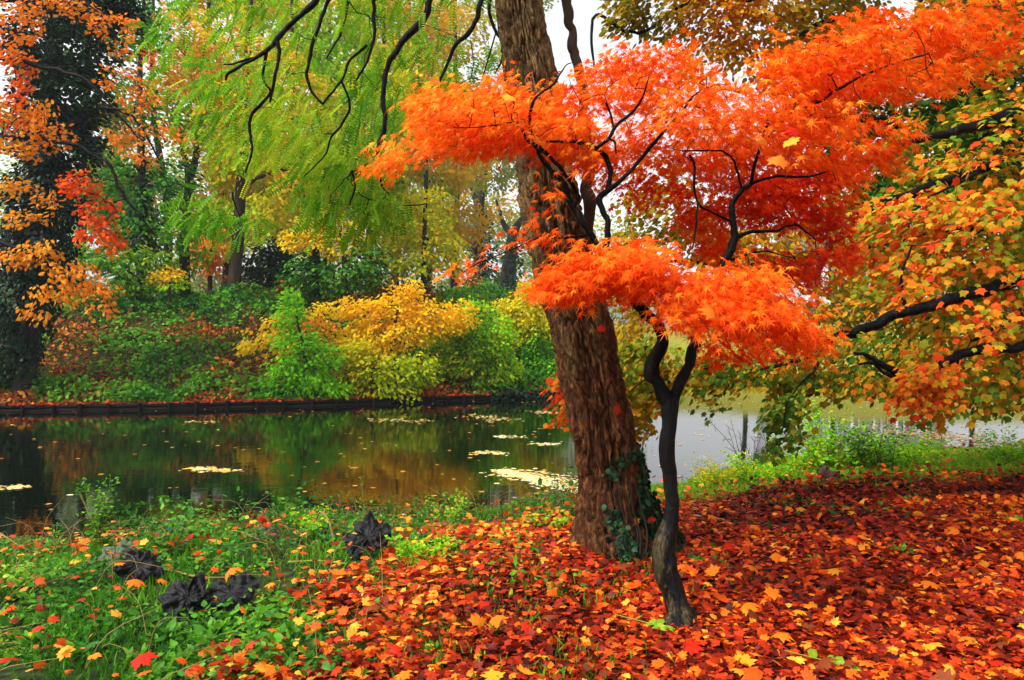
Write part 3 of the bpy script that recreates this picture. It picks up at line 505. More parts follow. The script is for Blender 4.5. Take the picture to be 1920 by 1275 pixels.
F3 = [(400, 300), (520, 270), (640, 330), (720, 330), (760, 380), (720, 410), (640, 410), (560, 390), (470, 400), (440, 450), (390, 435), (380, 390), (420, 350)]
tg = []
for (pl, nS, dc, dt, gp, sd0) in ((F1, 180, 5.9, .9, .54, 11), (F2, 120, 6.0, .8, .56, 12), (F3, 95, 5.9, .7, .53, 13), (F1, 100, 7.8, .9, .53, 14), (F2, 60, 8.0, .9, .55, 15)):
    S = poly_pts(pl, nS, dc, dt, gp, 1.5, sd0); tg.append(S if dc < 6.5 else S[:0])
    mb = MB(); sprays(mb, FRD, S.copy(), P(900, -350, 5.5), k=3, L=.22, leaf=.19, droop=.6, nj=.6, cns=.9, crnd=.5, up=.5, out=1.0, seed=sd0); mb.build('foliage', M['locust'], loc)
mb = MB(); cores(mb, l2 + l3); net_mesh(mb, *network(l2 + l3, np.concatenate(tg), .0017, .42, -.1)); mb.build('twigs', M['twig'], loc)
# ivy at its foot
iv = empty('ivy_plant', base + np.array([.05, -.3, 0]), 'dark glossy ivy climbing the foot of the big leaning trunk', 'plant')
mb = MB(); k = 0; PP = []; NN = []
while k < 1500:
    s = R.integers(int(1.2 * 30), int(5.2 * 30)); aa = R.uniform(0, 2 * math.pi); v = V[s * sides + int(aa / (2 * math.pi) * sides) % sides]; nrm = unit(v - pts[s])
    side = nrm[0]
    if nrm[1] > .3: continue
    if R.random() > (sm(-.5, .1, side) * sm(.85, .1, v[2] - base[2] - side * .2)): continue
    if vn(np.array([v * 6]), 3)[0] < .38: continue
    PP.append(v + nrm * R.uniform(.01, .05)); NN.append(nrm); k += 1
PP = np.array(PP); NN = np.array(NN); leaves(mb, MID, PP, np.array([0, 0, -1.]) + R.normal(0, .5, PP.shape), NN + R.normal(0, .35, PP.shape), R.uniform(.03, .055, len(PP)), R.random(len(PP)))
mb.build('foliage', M['ivy'], iv)
mb = MB()
for k in range(7):
    x0 = 1150 + k * 10; tube(mb, *line([(x0, 1040, BD - .42, 2), (x0 + R.uniform(-6, 10), 1000, BD - .3, 2), (x0 - 8 + R.uniform(-8, 8), 950, BD - .27, 1.6), (x0 - 16 + R.uniform(-8, 8), 905, BD - .26, 1)], n=4), sides=5)
mb.build('stem', M['twig'], iv)

# ------------------------------------------------------------------ trees on the right
rb = P(2350, 900, 7.5); rb[2] = H(rb[0], rb[1])
rt = empty('autumn_maple', rb, 'large maple reaching in from the right on black branches, leaves orange, yellow and green', 'tree')
Rl = limbs(rt, [[(2350, 960, 7.5, 60), (2340, 700, 7.5, 50), (2320, 400, 7.5, 45), (2300, 0, 7.5, 38), (2280, -500, 7.5, 24)]], 'blackbark', 16, .15, 'trunk')
Rl += limbs(rt, [
 [(2335, 620, 7.5, 26), (2150, 600, 7.2, 18), (2000, 630, 6.8, 13), (1920, 650, 6.5, 9), (1850, 655, 6.4, 9), (1790, 668, 6.3, 9), (1740, 692, 6.2, 8), (1706, 714, 6.2, 8), (1665, 690, 6.2, 6), (1630, 668, 6.2, 4), (1600, 662, 6.2, 2.5)],
 [(2330, 560, 7.5, 26), (2150, 500, 7.2, 18), (2000, 490, 7, 14), (1920, 518, 6.8, 12), (1860, 540, 6.7, 12), (1790, 560, 6.6, 11), (1700, 585, 6.6, 10), (1630, 612, 6.6, 9), (1560, 635, 6.6, 8), (1520, 665, 6.6, 5), (1440, 690, 6.7, 3), (1380, 690, 6.8, 2)],
 [(2330, 480, 7.5, 20), (2100, 500, 7.2, 14), (1960, 565, 7, 10), (1900, 595, 6.8, 9), (1850, 625, 6.7, 5), (1820, 640, 6.7, 2)],
 [(2320, 350, 7.5, 26), (2120, 230, 7.2, 17), (2000, 205, 7, 13), (1900, 215, 6.8, 12), (1840, 235, 6.7, 11), (1785, 248, 6.6, 8), (1700, 270, 6.6, 5), (1640, 290, 6.6, 3)],
 [(2320, 300, 7.6, 20), (2050, 290, 7.6, 14), (1900, 300, 7.6, 10), (1750, 350, 7.6, 9), (1620, 400, 7.6, 8), (1575, 440, 7.6, 8), (1550, 470, 7.6, 8), (1530, 520, 7.6, 5)],
 [(1500, 675, 6.7, 3.5), (1380, 680, 6.8, 2.6), (1300, 700, 6.9, 2), (1200, 735, 7, 1.2)]], 'blackbark', 12)
Rl += limbs(rt, [[(1795, 667, 6.3, 6), (1785, 690, 6.3, 6), (1770, 710, 6.2, 5), (1752, 728, 6.2, 3)], [(1690, 712, 6.2, 4), (1660, 702, 6.2, 3), (1640, 682, 6.2, 3), (1610, 682, 6.2, 2)], [(1540, 652, 6.6, 3), (1530, 690, 6.5, 2.4), (1500, 720, 6.4, 1.8), (1475, 760, 6.3, 1.3), (1470, 800, 6.3, 1)],
 [(1900, 215, 6.8, 6), (1860, 300, 6.6, 4), (1800, 340, 6.5, 3), (1740, 370, 6.5, 2)], [(1700, 585, 6.6, 5), (1690, 520, 6.6, 3), (1710, 460, 6.6, 2)]], 'blackbark', 8, .12, 'branch')
G1 = [(1590, 430), (1640, 350), (1700, 310), (1800, 200), (1990, 120), (1990, 780), (1890, 772), (1830, 745), (1760, 800), (1715, 770), (1690, 740), (1700, 640), (1640, 560), (1600, 500)]
G2 = [(1500, 560), (1600, 500), (1700, 640), (1690, 730), (1600, 735), (1560, 745), (1520, 725), (1480, 745), (1440, 730), (1380, 720), (1340, 790), (1315, 800), (1305, 740), (1260, 720), (1200, 730), (1320, 670), (1440, 640)]
G2b = [(1430, 770), (1470, 745), (1500, 760), (1500, 840), (1475, 850), (1440, 835), (1420, 820)]
G3 = [(1130, 660), (1200, 640), (1260, 680), (1240, 740), (1220, 790), (1200, 830), (1175, 810), (1140, 760), (1130, 720)]
G3b = [(1045, 720), (1070, 690), (1075, 720), (1075, 790), (1060, 810), (1045, 760)]
tg = []
for pl, nS, dc, dt, gp, mt, lf, sd0, bs, cr in ((G1, 660, 7.2, .8, .5, 'right', .088, 21, .06, .65), (G1, 60, 5.9, .3, .52, 'right', .075, 29, .08, .7), ([(1640, -60), (1990, -60), (1990, 200), (1820, 230), (1720, 330), (1650, 300), (1700, 200), (1850, 150), (1880, 60), (1780, 0)], 300, 7.8, .6, .42, 'right', .09, 31, .0, .6), (G1, 480, 8.8, .9, .42, 'rightgreen', .09, 22, 0, .5), (G2, 470, 7.0, .7, .47, 'rightgreen', .07, 23, .04, .6), (G2b, 40, 6.4, .2, .1, 'rightgreen', .07, 24, -.1, .4), (G3, 240, 6.9, .5, .35, 'right', .07, 25, .18, .35), (G3b, 26, 7, .2, 0, 'right', .08, 26, .25, .3), ([(1690, 700), (1760, 690), (1790, 720), (1750, 760), (1700, 755), (1660, 745)], 60, 6.0, .3, .2, 'right', .07, 27, .25, .5)):
    S = poly_pts(pl, nS, dc, dt, gp, 1.6, sd0); tg.append(S[:300])
    mb = MB(); sprays(mb, MID, S.copy(), P(1900, 350, 7.5), k=7, L=.34, leaf=lf, droop=.5, nj=.55, cns=1.2, crnd=cr, bias=bs, up=.8, out=.9, seed=sd0); mb.build('foliage', M[mt], rt)
# the crown goes on above the picture and shades the ground
S = lobe_pts([(2300, -500, 900, 450, 1), (1900, -700, 500, 300, 2), (2500, 100, 400, 500, 1)], 7.5, .14, 3.0, 6, .2, fill=.6)
mb = MB(); sprays(mb, MID, S, P(2300, -300, 7.5), k=6, L=.5, leaf=.14, seed=28); mb.build('foliage', M['right'], rt)
mb = MB(); cores(mb, Rl[1:]); net_mesh(mb, *network(Rl, np.concatenate(tg), .0016, .43)); mb.build('twigs', M['twig'], rt)

def tree(name, label, cat, d, trunk, parts, bark='brown', group=None, limb=(), tw=120, k=5, cen=None, foot=True, sides=10, twr=.004, spr=3.2):
    """trunk [(px,py,radius px)], parts [(name, mat, leaf, layers, gap, lobes)]"""
    x, y = P(trunk[0][0], 0, d)[:2]; b = np.array([x, y, float(H(x, y))])
    e = empty(name, b, label, cat, group); tp = [(p[0], p[1], d + (p[3] if len(p) > 3 else 0), p[2]) for p in trunk]
    pyb = CY - (b[2] - CAMZ) / d * FP; tp[0] = (tp[0][0], pyb + 6, d, tp[0][3])
    L = line(tp, n=5); mb = MB(); tube(mb, *L, sides=sides, rough=.15); mbt = mb; ls = [L]
    for q in limb: Lq = line([(p[0], p[1], d + (p[3] if len(p) > 3 else 0), p[2]) for p in q], n=7, wg=2); m_ = MB(); tube(m_, *Lq, sides=7, rough=.12); m_.build('limb', M[bark], e, True); ls.append(Lq)
    tg = []
    for nm, mt, leaf, lay, gap, lobes in parts:
        S = lobe_pts(lobes, d, leaf, lay, k, gap, seed=len(label)); c = np.mean([P(l[0], l[1], d) for l in lobes], 0)
        mb = MB(); sprays(mb, DIA if leaf * FP / d < 14 else MID, S.copy(), c, k=k, L=leaf * spr, leaf=leaf, droop=.5, nj=.55, cns=.35 * 20 / max(d, 8), crnd=.45, up=.8, out=.8, seed=len(tg) + len(label)); mb.build(nm, M[mt], e); tg.append(S[R.permutation(len(S))[:tw]])
    if tw: net_mesh(mbt, *network(ls, np.concatenate(tg), twr, .42))
    mbt.build('trunk', M[bark], e, True)
    return e

tree('olive_tree', 'broad tree of olive and gold leaves at the top right, behind the orange maple', 'tree', 10.5, [(2150, 900, 30), (2120, 500, 28), (2060, 200, 24), (2000, 20, 20), (1900, -200, 14)],
 [('foliage', 'olive', .1, 2.8, .34, [(1180, 20, 50, 50), (1240, 0, 100, 80), (1330, 20, 90, 60), (1430, 50, 110, 70), (1530, 20, 110, 80), (1330, 110, 60, 35), (1600, 90, 100, 80), (1400, -100, 200, 80), (1480, 130, 80, 50)]),
  ('foliage', 'olive', .1, 2.3, .4, [(1260, 400, 110, 70), (1200, 480, 70, 60), (1330, 460, 90, 60), (1180, 560, 60, 60), (1450, 450, 110, 80), (1540, 380, 80, 70), (1560, 560, 80, 60), (1180, 640, 50, 45), (1240, 330, 60, 40)]),
  ('foliage', 'dkgreen', .11, 3.4, .3, [(1600, 230, 70, 50), (1560, 300, 60, 50), (1700, 180, 110, 90), (1800, 80, 110, 80), (1880, 180, 90, 110), (1700, 320, 90, 80), (1850, 330, 100, 80), (1640, 400, 70, 60), (1900, 20, 80, 60)])],
 'blackbark', limb=[[(2090, 300, 16), (1850, 170, 12), (1650, 110, 9), (1560, 40, 7), (1480, 85, 5), (1440, 110, 2)], [(2010, 60, 14), (1750, -50, 11), (1500, -20, 8), (1380, 0, 5), (1260, -5, 4), (1130, 0, 2)], [(2080, 260, 14), (1800, 250, 11), (1640, 230, 9), (1560, 220, 6), (1500, 250, 3)], [(2110, 420, 14), (1800, 430, 11), (1560, 470, 7), (1400, 500, 4), (1250, 490, 3), (1180, 520, 2)], [(2060, 200, 12), (1920, 60, 9), (1850, -30, 5)], [(1300, -5, 4), (1200, 60, 3), (1115, 30, 3), (1113, 130, 2)]], tw=420, twr=.003)

tree('beech_tree', 'green and russet tree filling the right edge far behind the black branches', 'tree', 15, [(2200, 900, 24), (2190, 500, 22), (2150, 100, 18), (2100, -200, 12)],
 [('foliage', 'rightgreen', .14, 3, .3, [(1750, 180, 120, 80), (1880, 100, 100, 90), (1700, 420, 120, 100), (1850, 450, 120, 120), (1750, 560, 120, 70), (1900, 600, 90, 80), (1640, 520, 90, 70), (1800, 300, 130, 90), (1930, 300, 80, 120), (1940, 700, 60, 50), (1600, 620, 70, 40)])], 'blackbark', tw=200)

# ------------------------------------------------------------------ far bank: edging, ground cover
ed = empty('wooden_bank_edging', (-6, float(far_y(-6)), WZ), 'low wet timber edging of boards and stakes along the far bank', 'edging')
exs = np.arange(-19, 4.2, .1); eys = far_y(exs) - .05
mb = MB()
for zz, hh in ((WZ - .05, .11), (WZ + .065, .1)):
    v = []
    for x_, y_ in zip(exs, eys): w_ = .012 * math.sin(x_ * 3 + zz * 9); v += [(x_, y_ - .03 + w_, zz), (x_, y_ - .03 + w_, zz + hh), (x_, y_ + .03 + w_, zz + hh), (x_, y_ + .03 + w_, zz)]
    n_ = len(exs); f = []
    for i_ in range(n_ - 1):
        for k_ in range(4): f.append((i_ * 4 + k_, i_ * 4 + (k_ + 1) % 4, (i_ + 1) * 4 + (k_ + 1) % 4, (i_ + 1) * 4 + k_))
    mb.add(v, f)
mb.build('board', M['board'], ed)
for k, x_ in enumerate(np.concatenate([np.arange(-18, -4.5, .72), np.arange(-4.5, 3.9, .42)])):
    x_ += R.uniform(-.06, .06); y_ = float(far_y(x_)) - .13; m_ = MB(); t_ = R.uniform(-.02, .02)
    tube(m_, [(x_, y_, WZ - .3), (x_ + t_, y_, WZ + .1), (x_ + t_ * 2, y_, WZ + R.uniform(.15, .22))], [.05, .048, .045], sides=8, rough=.1); m_.build('stake', M['board'], ed)
def scatter(n, x0, x1, y0, y1): return R.uniform(x0, x1, n), R.uniform(y0, y1, n)
# bramble and ivy cover of the slope
x, q = scatter(60000, -24, 3, .1, 12); q = .1 + (q / 12) ** 1.2 * 12; y = far_y(x) + q; z = H(x, y); nz_ = fbm(np.stack([x * .6, y * .6, z], 1), 3, 61); hgt = np.clip(nz_ - .32, 0, 1) * 2.6 * sm(0, 1.2, q) + .06
S = np.stack([x, y, z + hgt * R.uniform(0, 1, len(x)) ** .5], 1)
mb = MB(); rn = np.clip((fbm(S * np.array([.5, .5, .9]), 3, 66) - .5) * 2.6 + .42, 0, .85) + R.normal(0, .16, len(x)); path = np.exp(-((q - 4.6) / .35) ** 2) * sm(-14, -9, x); rn = rn + path * .35
nml = R.normal(0, .5, (len(S), 3)) + np.array([0, -.7, .9]); leaves(mb, DIA, S, R.normal(0, 1, (len(S), 3)) + np.array([0, -.5, -.2]), nml, R.uniform(.07, .17, len(S)), rn)
tag(mb.build('ground_cover', M['bramble']), 'tangle of green ivy and red-brown bramble covering the far bank slope', 'undergrowth', kind='stuff')
x, q = scatter(5500, -20, 4, -.07, .75); y = far_y(x) + q; S = np.stack([x, y, np.maximum(H(x, y), WZ + .16) + .03], 1)
mb = MB(); leaves(mb, DIA, S, R.normal(0, 1, S.shape) * [1, 1, .2], np.array([0, -.4, 1]) + R.normal(0, .4, S.shape), R.uniform(.06, .13, len(S)), R.beta(2, 2.5, len(S)))
tag(mb.build('bank_leaves', M['litter']), 'line of rusty fallen leaves along the top of the far timber edging', 'leaves', kind='stuff')

# ------------------------------------------------------------------ trees and shrubs of the far bank
G = 'trees on the far bank'
tree('ivy_clad_tree', 'tall tree at the left edge smothered in dark blue-green ivy', 'tree', 20.8, [(45, 720, 20), (60, 500, 18), (85, 250, 16), (110, 0, 14), (120, -200, 10)],
 [('ivy', 'ivy', .14, 5.5, .12, [(150, 0, 110, 60), (110, 90, 100, 70), (120, 180, 85, 70), (110, 270, 80, 70), (85, 370, 70, 70), (60, 470, 75, 70), (40, 570, 60, 75), (20, 660, 55, 60), (220, 20, 40, 40)])], 'greybark', G, tw=60)
tree('overhanging_maple', 'maple leaning in from the left edge over the ivy, orange and yellow leaf sprays', 'tree', 17.5, [(-260, 900, 26), (-240, 500, 24), (-220, 200, 20), (-210, -100, 12)],
 [('orange_foliage', 'orange', .105, 1.35, .4, [(15, 40, 60, 55), (25, 130, 45, 45), (90, 0, 60, 25), (160, 10, 50, 25), (210, 50, 45, 25), (255, 90, 45, 22), (235, 150, 55, 25), (285, 130, 40, 20), (260, 195, 45, 25), (300, 240, 40, 20), (240, 255, 40, 20), (335, 265, 30, 12), (20, 210, 40, 40), (255, 290, 30, 12)]),
  ('red_foliage', 'orange_red', .11, 2.2, .3, [(155, 350, 35, 28), (185, 400, 35, 30), (205, 450, 25, 30), (165, 440, 30, 15)]),
  ('yellow_foliage', 'yellow_orange', .115, 1.8, .33, [(50, 215, 65, 22), (90, 255, 50, 22), (40, 280, 60, 20), (30, 350, 35, 18), (85, 380, 35, 16), (45, 410, 40, 16), (30, 480, 40, 20), (80, 470, 45, 18), (130, 510, 50, 22), (110, 550, 55, 20), (180, 540, 40, 22), (190, 580, 25, 15), (60, 590, 30, 15)])], 'blackbark', G,
 limb=[[(-220, 200, 12), (-60, 110, 6), (80, 125, 4), (160, 150, 3), (205, 195, 2.4), (260, 260, 1.6)], [(-230, 300, 12), (0, 260, 5), (120, 268, 3.6), (165, 283, 3), (205, 310, 3), (228, 360, 2.6), (262, 405, 2), (290, 440, 1.4)], [(-235, 450, 10), (-60, 440, 6), (60, 480, 4), (150, 530, 2.5)], [(-210, 0, 8), (0, 0, 5), (150, 0, 4), (240, 100, 2)], [(190, 200, 3), (250, 220, 2.5), (300, 300, 1.5)]], tw=130, twr=.006, spr=2.6)
tree('slender_green_tree', 'dark slender tree with an ivy sleeve and thin green leaves, right of the ivy-clad giant', 'tree', 27, [(262, 560, 9), (268, 400, 8), (265, 300, 7), (262, 150, 5), (270, 0, 3)],
 [('ivy', 'ivy', .17, 3, .15, [(268, 330, 18, 40), (268, 400, 20, 40), (268, 460, 20, 40)]), ('crown', 'green', .17, 2.0, .36, [(230, 420, 60, 50), (320, 430, 50, 50), (300, 370, 50, 45), (220, 330, 40, 40), (330, 330, 45, 40), (240, 480, 60, 35), (300, 220, 50, 50), (250, 50, 60, 60)])], 'greybark', G, tw=160, twr=.006)
tree('forked_tree', 'dark trunk forking halfway up below olive-green leaves, left of the smooth brown trunk', 'tree', 28, [(348, 560, 10), (346, 470, 9), (352, 380, 8), (355, 330, 8), (345, 290, 5), (335, 230, 3)],
 [('crown', 'ygreen', .16, 2.0, .38, [(400, 270, 80, 50), (350, 210, 60, 40), (430, 330, 60, 40), (340, 480, 50, 35), (390, 390, 50, 30)]), ('crown', 'tan', .16, 1.8, .42, [(380, 130, 70, 50), (450, 170, 70, 50), (350, 60, 50, 40), (310, 170, 40, 30)])], 'greybark', G, limb=[[(354, 335, 7), (366, 300, 6), (372, 250, 4), (390, 180, 2)]], tw=160, twr=.006)
tree('smooth_trunk_tree', 'tree with a straight smooth brown trunk standing on top of the far bank, yellow-green leaves', 'tree', 27.5, [(438, 560, 15), (441, 510, 12), (446, 450, 11), (450, 380, 10), (455, 280, 9), (462, 150, 7), (470, 0, 5)],
 [('crown', 'ygreen', .16, 2.4, .36, [(400, 420, 60, 30), (520, 400, 60, 35), (460, 300, 70, 45), (520, 250, 70, 50), (450, 200, 80, 50), (560, 330, 60, 40), (500, 120, 80, 50), (430, 50, 60, 40), (580, 180, 60, 50)])], 'brown', G, limb=[[(455, 300, 5), (500, 250, 4), (560, 215, 2)], [(452, 350, 5), (520, 320, 3), (580, 330, 2)]], tw=170, twr=.006)
tree('golden_maple', 'small golden-orange maple glowing just left of the smooth brown trunk', 'tree', 30, [(392, 550, 5), (395, 500, 4), (398, 440, 3)], [('crown', 'orange', .17, 2.6, .25, [(395, 465, 40, 28), (385, 490, 30, 22), (410, 435, 25, 15), (400, 505, 18, 14)])], 'brown', G, tw=60)
tree('dark_evergreen_bush', 'dense dark evergreen bush beside the smooth brown trunk', 'bush', 29.5, [(505, 560, 6), (505, 480, 4)], [('foliage', 'ivy', .17, 4, .1, [(505, 500, 45, 42), (475, 530, 30, 35), (535, 530, 30, 35), (520, 470, 30, 25)])], 'greybark', None, tw=0)
tree('ivy_column_tree', 'ivy-wrapped trunk in green shade behind the orange-topped shrub', 'tree', 28, [(588, 570, 10), (590, 450, 9), (592, 350, 7), (600, 200, 5)],
 [('ivy', 'dkgreen', .17, 3, .2, [(588, 420, 18, 45), (586, 490, 20, 50), (585, 550, 26, 30)]), ('crown', 'ygreen', .16, 2.4, .36, [(700, 300, 60, 50), (720, 400, 50, 40), (700, 150, 60, 60), (600, 300, 70, 50), (640, 230, 60, 50), (560, 370, 40, 30), (650, 330, 50, 35)])], 'greybark', G, tw=140, twr=.006)
tree('amber_maple', 'amber-gold maple crown in the middle of the far bank above dark shade', 'tree', 27, [(650, 560, 6), (645, 480, 5), (635, 410, 3)], [('crown', 'yellow', .14, 3, .25, [(560, 450, 35, 22), (600, 410, 45, 20), (640, 430, 45, 22), (665, 455, 28, 20), (600, 450, 35, 22), (630, 470, 30, 14)]), ('crown', 'dkgreen', .17, 2.5, .2, [(640, 520, 60, 35), (690, 490, 40, 50), (560, 510, 25, 40)])], 'brown', G, tw=100, twr=.005)
tree('yellow_birch', 'airy yellow-green tree with a thin dark stem at the middle of the far bank', 'tree', 29, [(792, 570, 5), (795, 480, 4.5), (797, 400, 4), (800, 320, 3)], [('crown', 'ygreen', .15, 2.6, .33, [(790, 430, 60, 30), (740, 450, 45, 28), (830, 460, 45, 25), (790, 490, 70, 28), (720, 500, 50, 28), (800, 380, 50, 28), (850, 500, 35, 22), (760, 400, 35, 20)])], 'greybark', G, tw=200, twr=.004)
tree('hazy_ivy_tree', 'tall misty tree with ivy on its lower trunk, left of the big leaning trunk', 'tree', 70, [(905, 600, 13), (900, 500, 12), (897, 400, 11), (905, 340, 9), (910, 290, 7), (905, 200, 4)],
 [('ivy', 'ivy', .4, 3.2, .15, [(903, 520, 28, 40), (902, 460, 26, 40), (905, 420, 18, 20), (905, 555, 30, 25)]), ('crown', 'tan', .36, 1.1, .5, [(840, 330, 50, 30), (900, 230, 70, 40), (830, 250, 60, 40), (870, 370, 40, 22)])], 'greybark', G, limb=[[(897, 390, 6), (885, 350, 5), (865, 325, 2)], [(903, 350, 5), (870, 290, 3), (840, 250, 2)]], tw=120, twr=.013)
tree('hazy_forked_tree', 'misty ivy-sleeved tree forking into bare grey limbs beside the leaning trunk', 'tree', 74, [(950, 600, 16), (952, 520, 14), (958, 470, 11), (962, 440, 9), (975, 415, 6), (990, 400, 4)],
 [('ivy', 'ivy', .42, 3, .15, [(955, 520, 22, 40), (960, 475, 15, 25), (952, 560, 26, 28)]), ('crown', 'tan', .38, 1.1, .5, [(940, 380, 50, 28), (975, 360, 30, 25), (1000, 440, 30, 40)])], 'greybark', G, limb=[[(961, 445, 7), (945, 420, 5), (937, 395, 3), (930, 375, 2)]], tw=120, twr=.009)
for i_, (px, d_, mt, lb) in enumerate([(150, 40, 'green', 'far green tree glimpsed through the ivy-clad and slender trees at the left'), (420, 42, 'tan', 'far russet and tan tree crown behind the forked tree'), (610, 44, 'ygreen', 'far yellow-green crown behind the drooping feathery branches'), (740, 46, 'tan', 'far tan-gold crown above the airy yellow-green tree'), (850, 52, 'pale', 'far pale crown left of the misty ivy tree'), (530, 36, 'ygreen', 'yellow-green woodland tree just behind the ivy-wrapped column trunk'), (690, 38, 'ygreen', 'bright yellow-green woodland tree behind the amber maple crown'), (800, 40, 'tan', 'golden woodland tree straight behind the airy yellow-green one'), (310, 40, 'tan', 'gold and green woodland tree behind the slender dark one')]):
    h0 = R.uniform(-30, 30)
    tree('woodland_tree', lb, 'tree', d_, [(px, 580, 8), (px + 5, 400, 7), (px + h0, 200, 5), (px + h0, 0, 3)], [('crown', mt, .24, 2.6, .36, [(px + R.uniform(-110, 110), yy, R.uniform(60, 100), R.uniform(40, 65), R.uniform(-3, 3)) for yy in (-20, 60, 120, 190, 240, 310, 360, 420)])], 'greybark', G, tw=120, twr=.009)
# far wood as one mass
lob = [(px_, 330 + R.uniform(-60, 60), R.uniform(60, 110), R.uniform(50, 80), R.uniform(-4, 8)) for px_ in range(-400, 900, 70)] + [(px_, 470 + R.uniform(-70, 50), R.uniform(60, 110), R.uniform(50, 90), R.uniform(-4, 8)) for px_ in range(-500, 1150, 60)] + [(px_, 560, 90, 50, 0) for px_ in range(-500, 1150, 70)]
S = lobe_pts(lob, 92, .65, 2.6, 5, .25); mb = MB(); sprays(mb, DIA, S, P(400, 500, 100), k=5, L=1.4, leaf=.5, seed=77); tag(mb.build('far_wood', M['pale']), 'misty far wood closing the view beyond the far bank', 'wood', kind='stuff')
# shrubs
SG = 'shrubs along the far bank'
tree('shrub', 'bright lime-green shrub low over the water edge, under orange leaves', 'shrub', 21.8, [(580, 740, 4), (570, 660, 3), (555, 590, 2)], [('foliage', 'lime', .12, 3.4, .2, [(545, 690, 45, 30), (590, 715, 45, 28), (630, 728, 28, 18), (520, 728, 30, 20), (560, 640, 45, 28), (545, 590, 28, 30), (610, 670, 35, 25), (550, 560, 18, 18)])], 'brown', SG, tw=90)
tree('shrub', 'orange-yellow shrub just above the bright lime-green one', 'shrub', 23, [(560, 720, 4), (560, 640, 3)], [('foliage', 'orange', .14, 1.4, .25, [(560, 600, 40, 25), (600, 610, 32, 28)]), ('foliage', 'yellow', .14, 2.2, .25, [(480, 640, 35, 24), (515, 620, 35, 28), (600, 590, 35, 22), (620, 640, 30, 30), (530, 650, 35, 22)])], 'brown', SG, tw=90)
tree('shrub', 'large golden-yellow shrub at the centre of the far bank', 'shrub', 23.5, [(740, 740, 6), (735, 650, 4), (745, 580, 3)], [('foliage', 'yellow', .13, 3.2, .24, [(860, 590, 35, 30), (690, 590, 45, 30), (745, 575, 50, 28), (800, 590, 45, 28), (770, 620, 60, 30), (700, 630, 50, 30), (660, 640, 35, 30), (840, 610, 30, 22), (765, 545, 30, 18), (650, 580, 28, 22), (705, 660, 55, 28)])], 'brown', SG, tw=120)
tree('shrub', 'yellow-green shrub with branches dipping to the water below the golden one', 'shrub', 22.6, [(700, 750, 5), (700, 690, 4)], [('foliage', 'ygreen', .125, 3, .24, [(680, 690, 50, 35), (740, 700, 45, 35), (700, 730, 50, 22), (790, 690, 40, 30), (665, 660, 35, 25), (750, 735, 40, 18), (680, 745, 30, 14)])], 'brown', SG, tw=100)
tree('shrub', 'mid-green shrub right of the golden one, leaf undersides whitish', 'shrub', 24.5, [(850, 740, 5), (850, 660, 3)], [('foliage', 'lime', .125, 2.6, .26, [(840, 630, 45, 35), (890, 600, 45, 38), (930, 630, 40, 40), (860, 670, 40, 30), (945, 690, 30, 30)]), ('foliage', 'green', .125, 2.9, .22, [(830, 680, 45, 40), (875, 700, 45, 35), (820, 725, 45, 22), (890, 650, 40, 40), (920, 705, 40, 32), (860, 630, 35, 30), (900, 600, 30, 28), (940, 670, 28, 35)])], 'brown', SG, tw=100)
tree('shrub', 'tall lemon-yellow shrub touching the left side of the leaning trunk', 'shrub', 27, [(1000, 735, 5), (1000, 650, 3)], [('foliage', 'yellow', .13, 3, .22, [(940, 590, 28, 30), (1000, 600, 45, 40), (975, 580, 32, 38), (1010, 560, 30, 35), (960, 630, 30, 30), (1030, 600, 30, 40), (990, 540, 22, 20)]), ('foliage', 'lime', .13, 2.8, .22, [(1000, 640, 35, 35), (980, 690, 40, 35), (1025, 700, 35, 35), (1040, 650, 30, 30), (1010, 730, 40, 15)])], 'brown', SG, tw=100)
tree('shrub', 'leafy green shrub at the left end of the far bank below the ivy-clad tree', 'shrub', 21, [(40, 760, 3), (40, 710, 2)], [('foliage', 'green', .12, 2.4, .3, [(40, 700, 45, 24), (90, 715, 30, 18), (10, 725, 30, 22), (60, 730, 40, 16)])], 'brown', SG, tw=50)
tree('shrub', 'small yellow and lime maple sapling on the upper slope, left of the golden-orange maple', 'shrub', 26, [(318, 560, 2.5), (318, 530, 2)], [('foliage', 'yellow', .14, 2.4, .25, [(320, 515, 32, 14), (300, 525, 18, 10)]), ('foliage', 'lime', .13, 1.6, .25, [(320, 538, 34, 8), (335, 528, 16, 8)])], 'brown', SG, tw=40)
tree('shrub', 'deep green bushy shrub high on the slope at the left, beside the orange sprays', 'shrub', 26, [(245, 570, 4), (245, 500, 3)], [('foliage', 'green', .16, 2.2, .28, [(240, 500, 45, 28), (280, 480, 35, 22), (200, 490, 35, 25), (250, 530, 50, 20), (150, 480, 40, 30)])], 'brown', SG, tw=60)
tree('shrub', 'dark brown-green thicket at the water edge under the mid-green shrub', 'shrub', 24.0, [(760, 745, 3), (760, 720, 2)], [('foliage', 'ivy', .14, 2.4, .2, [(760, 735, 50, 18), (840, 735, 60, 14), (940, 735, 50, 14), (640, 750, 40, 10), (800, 700, 30, 22), (1000, 740, 40, 10)])], 'brown', SG, tw=0)

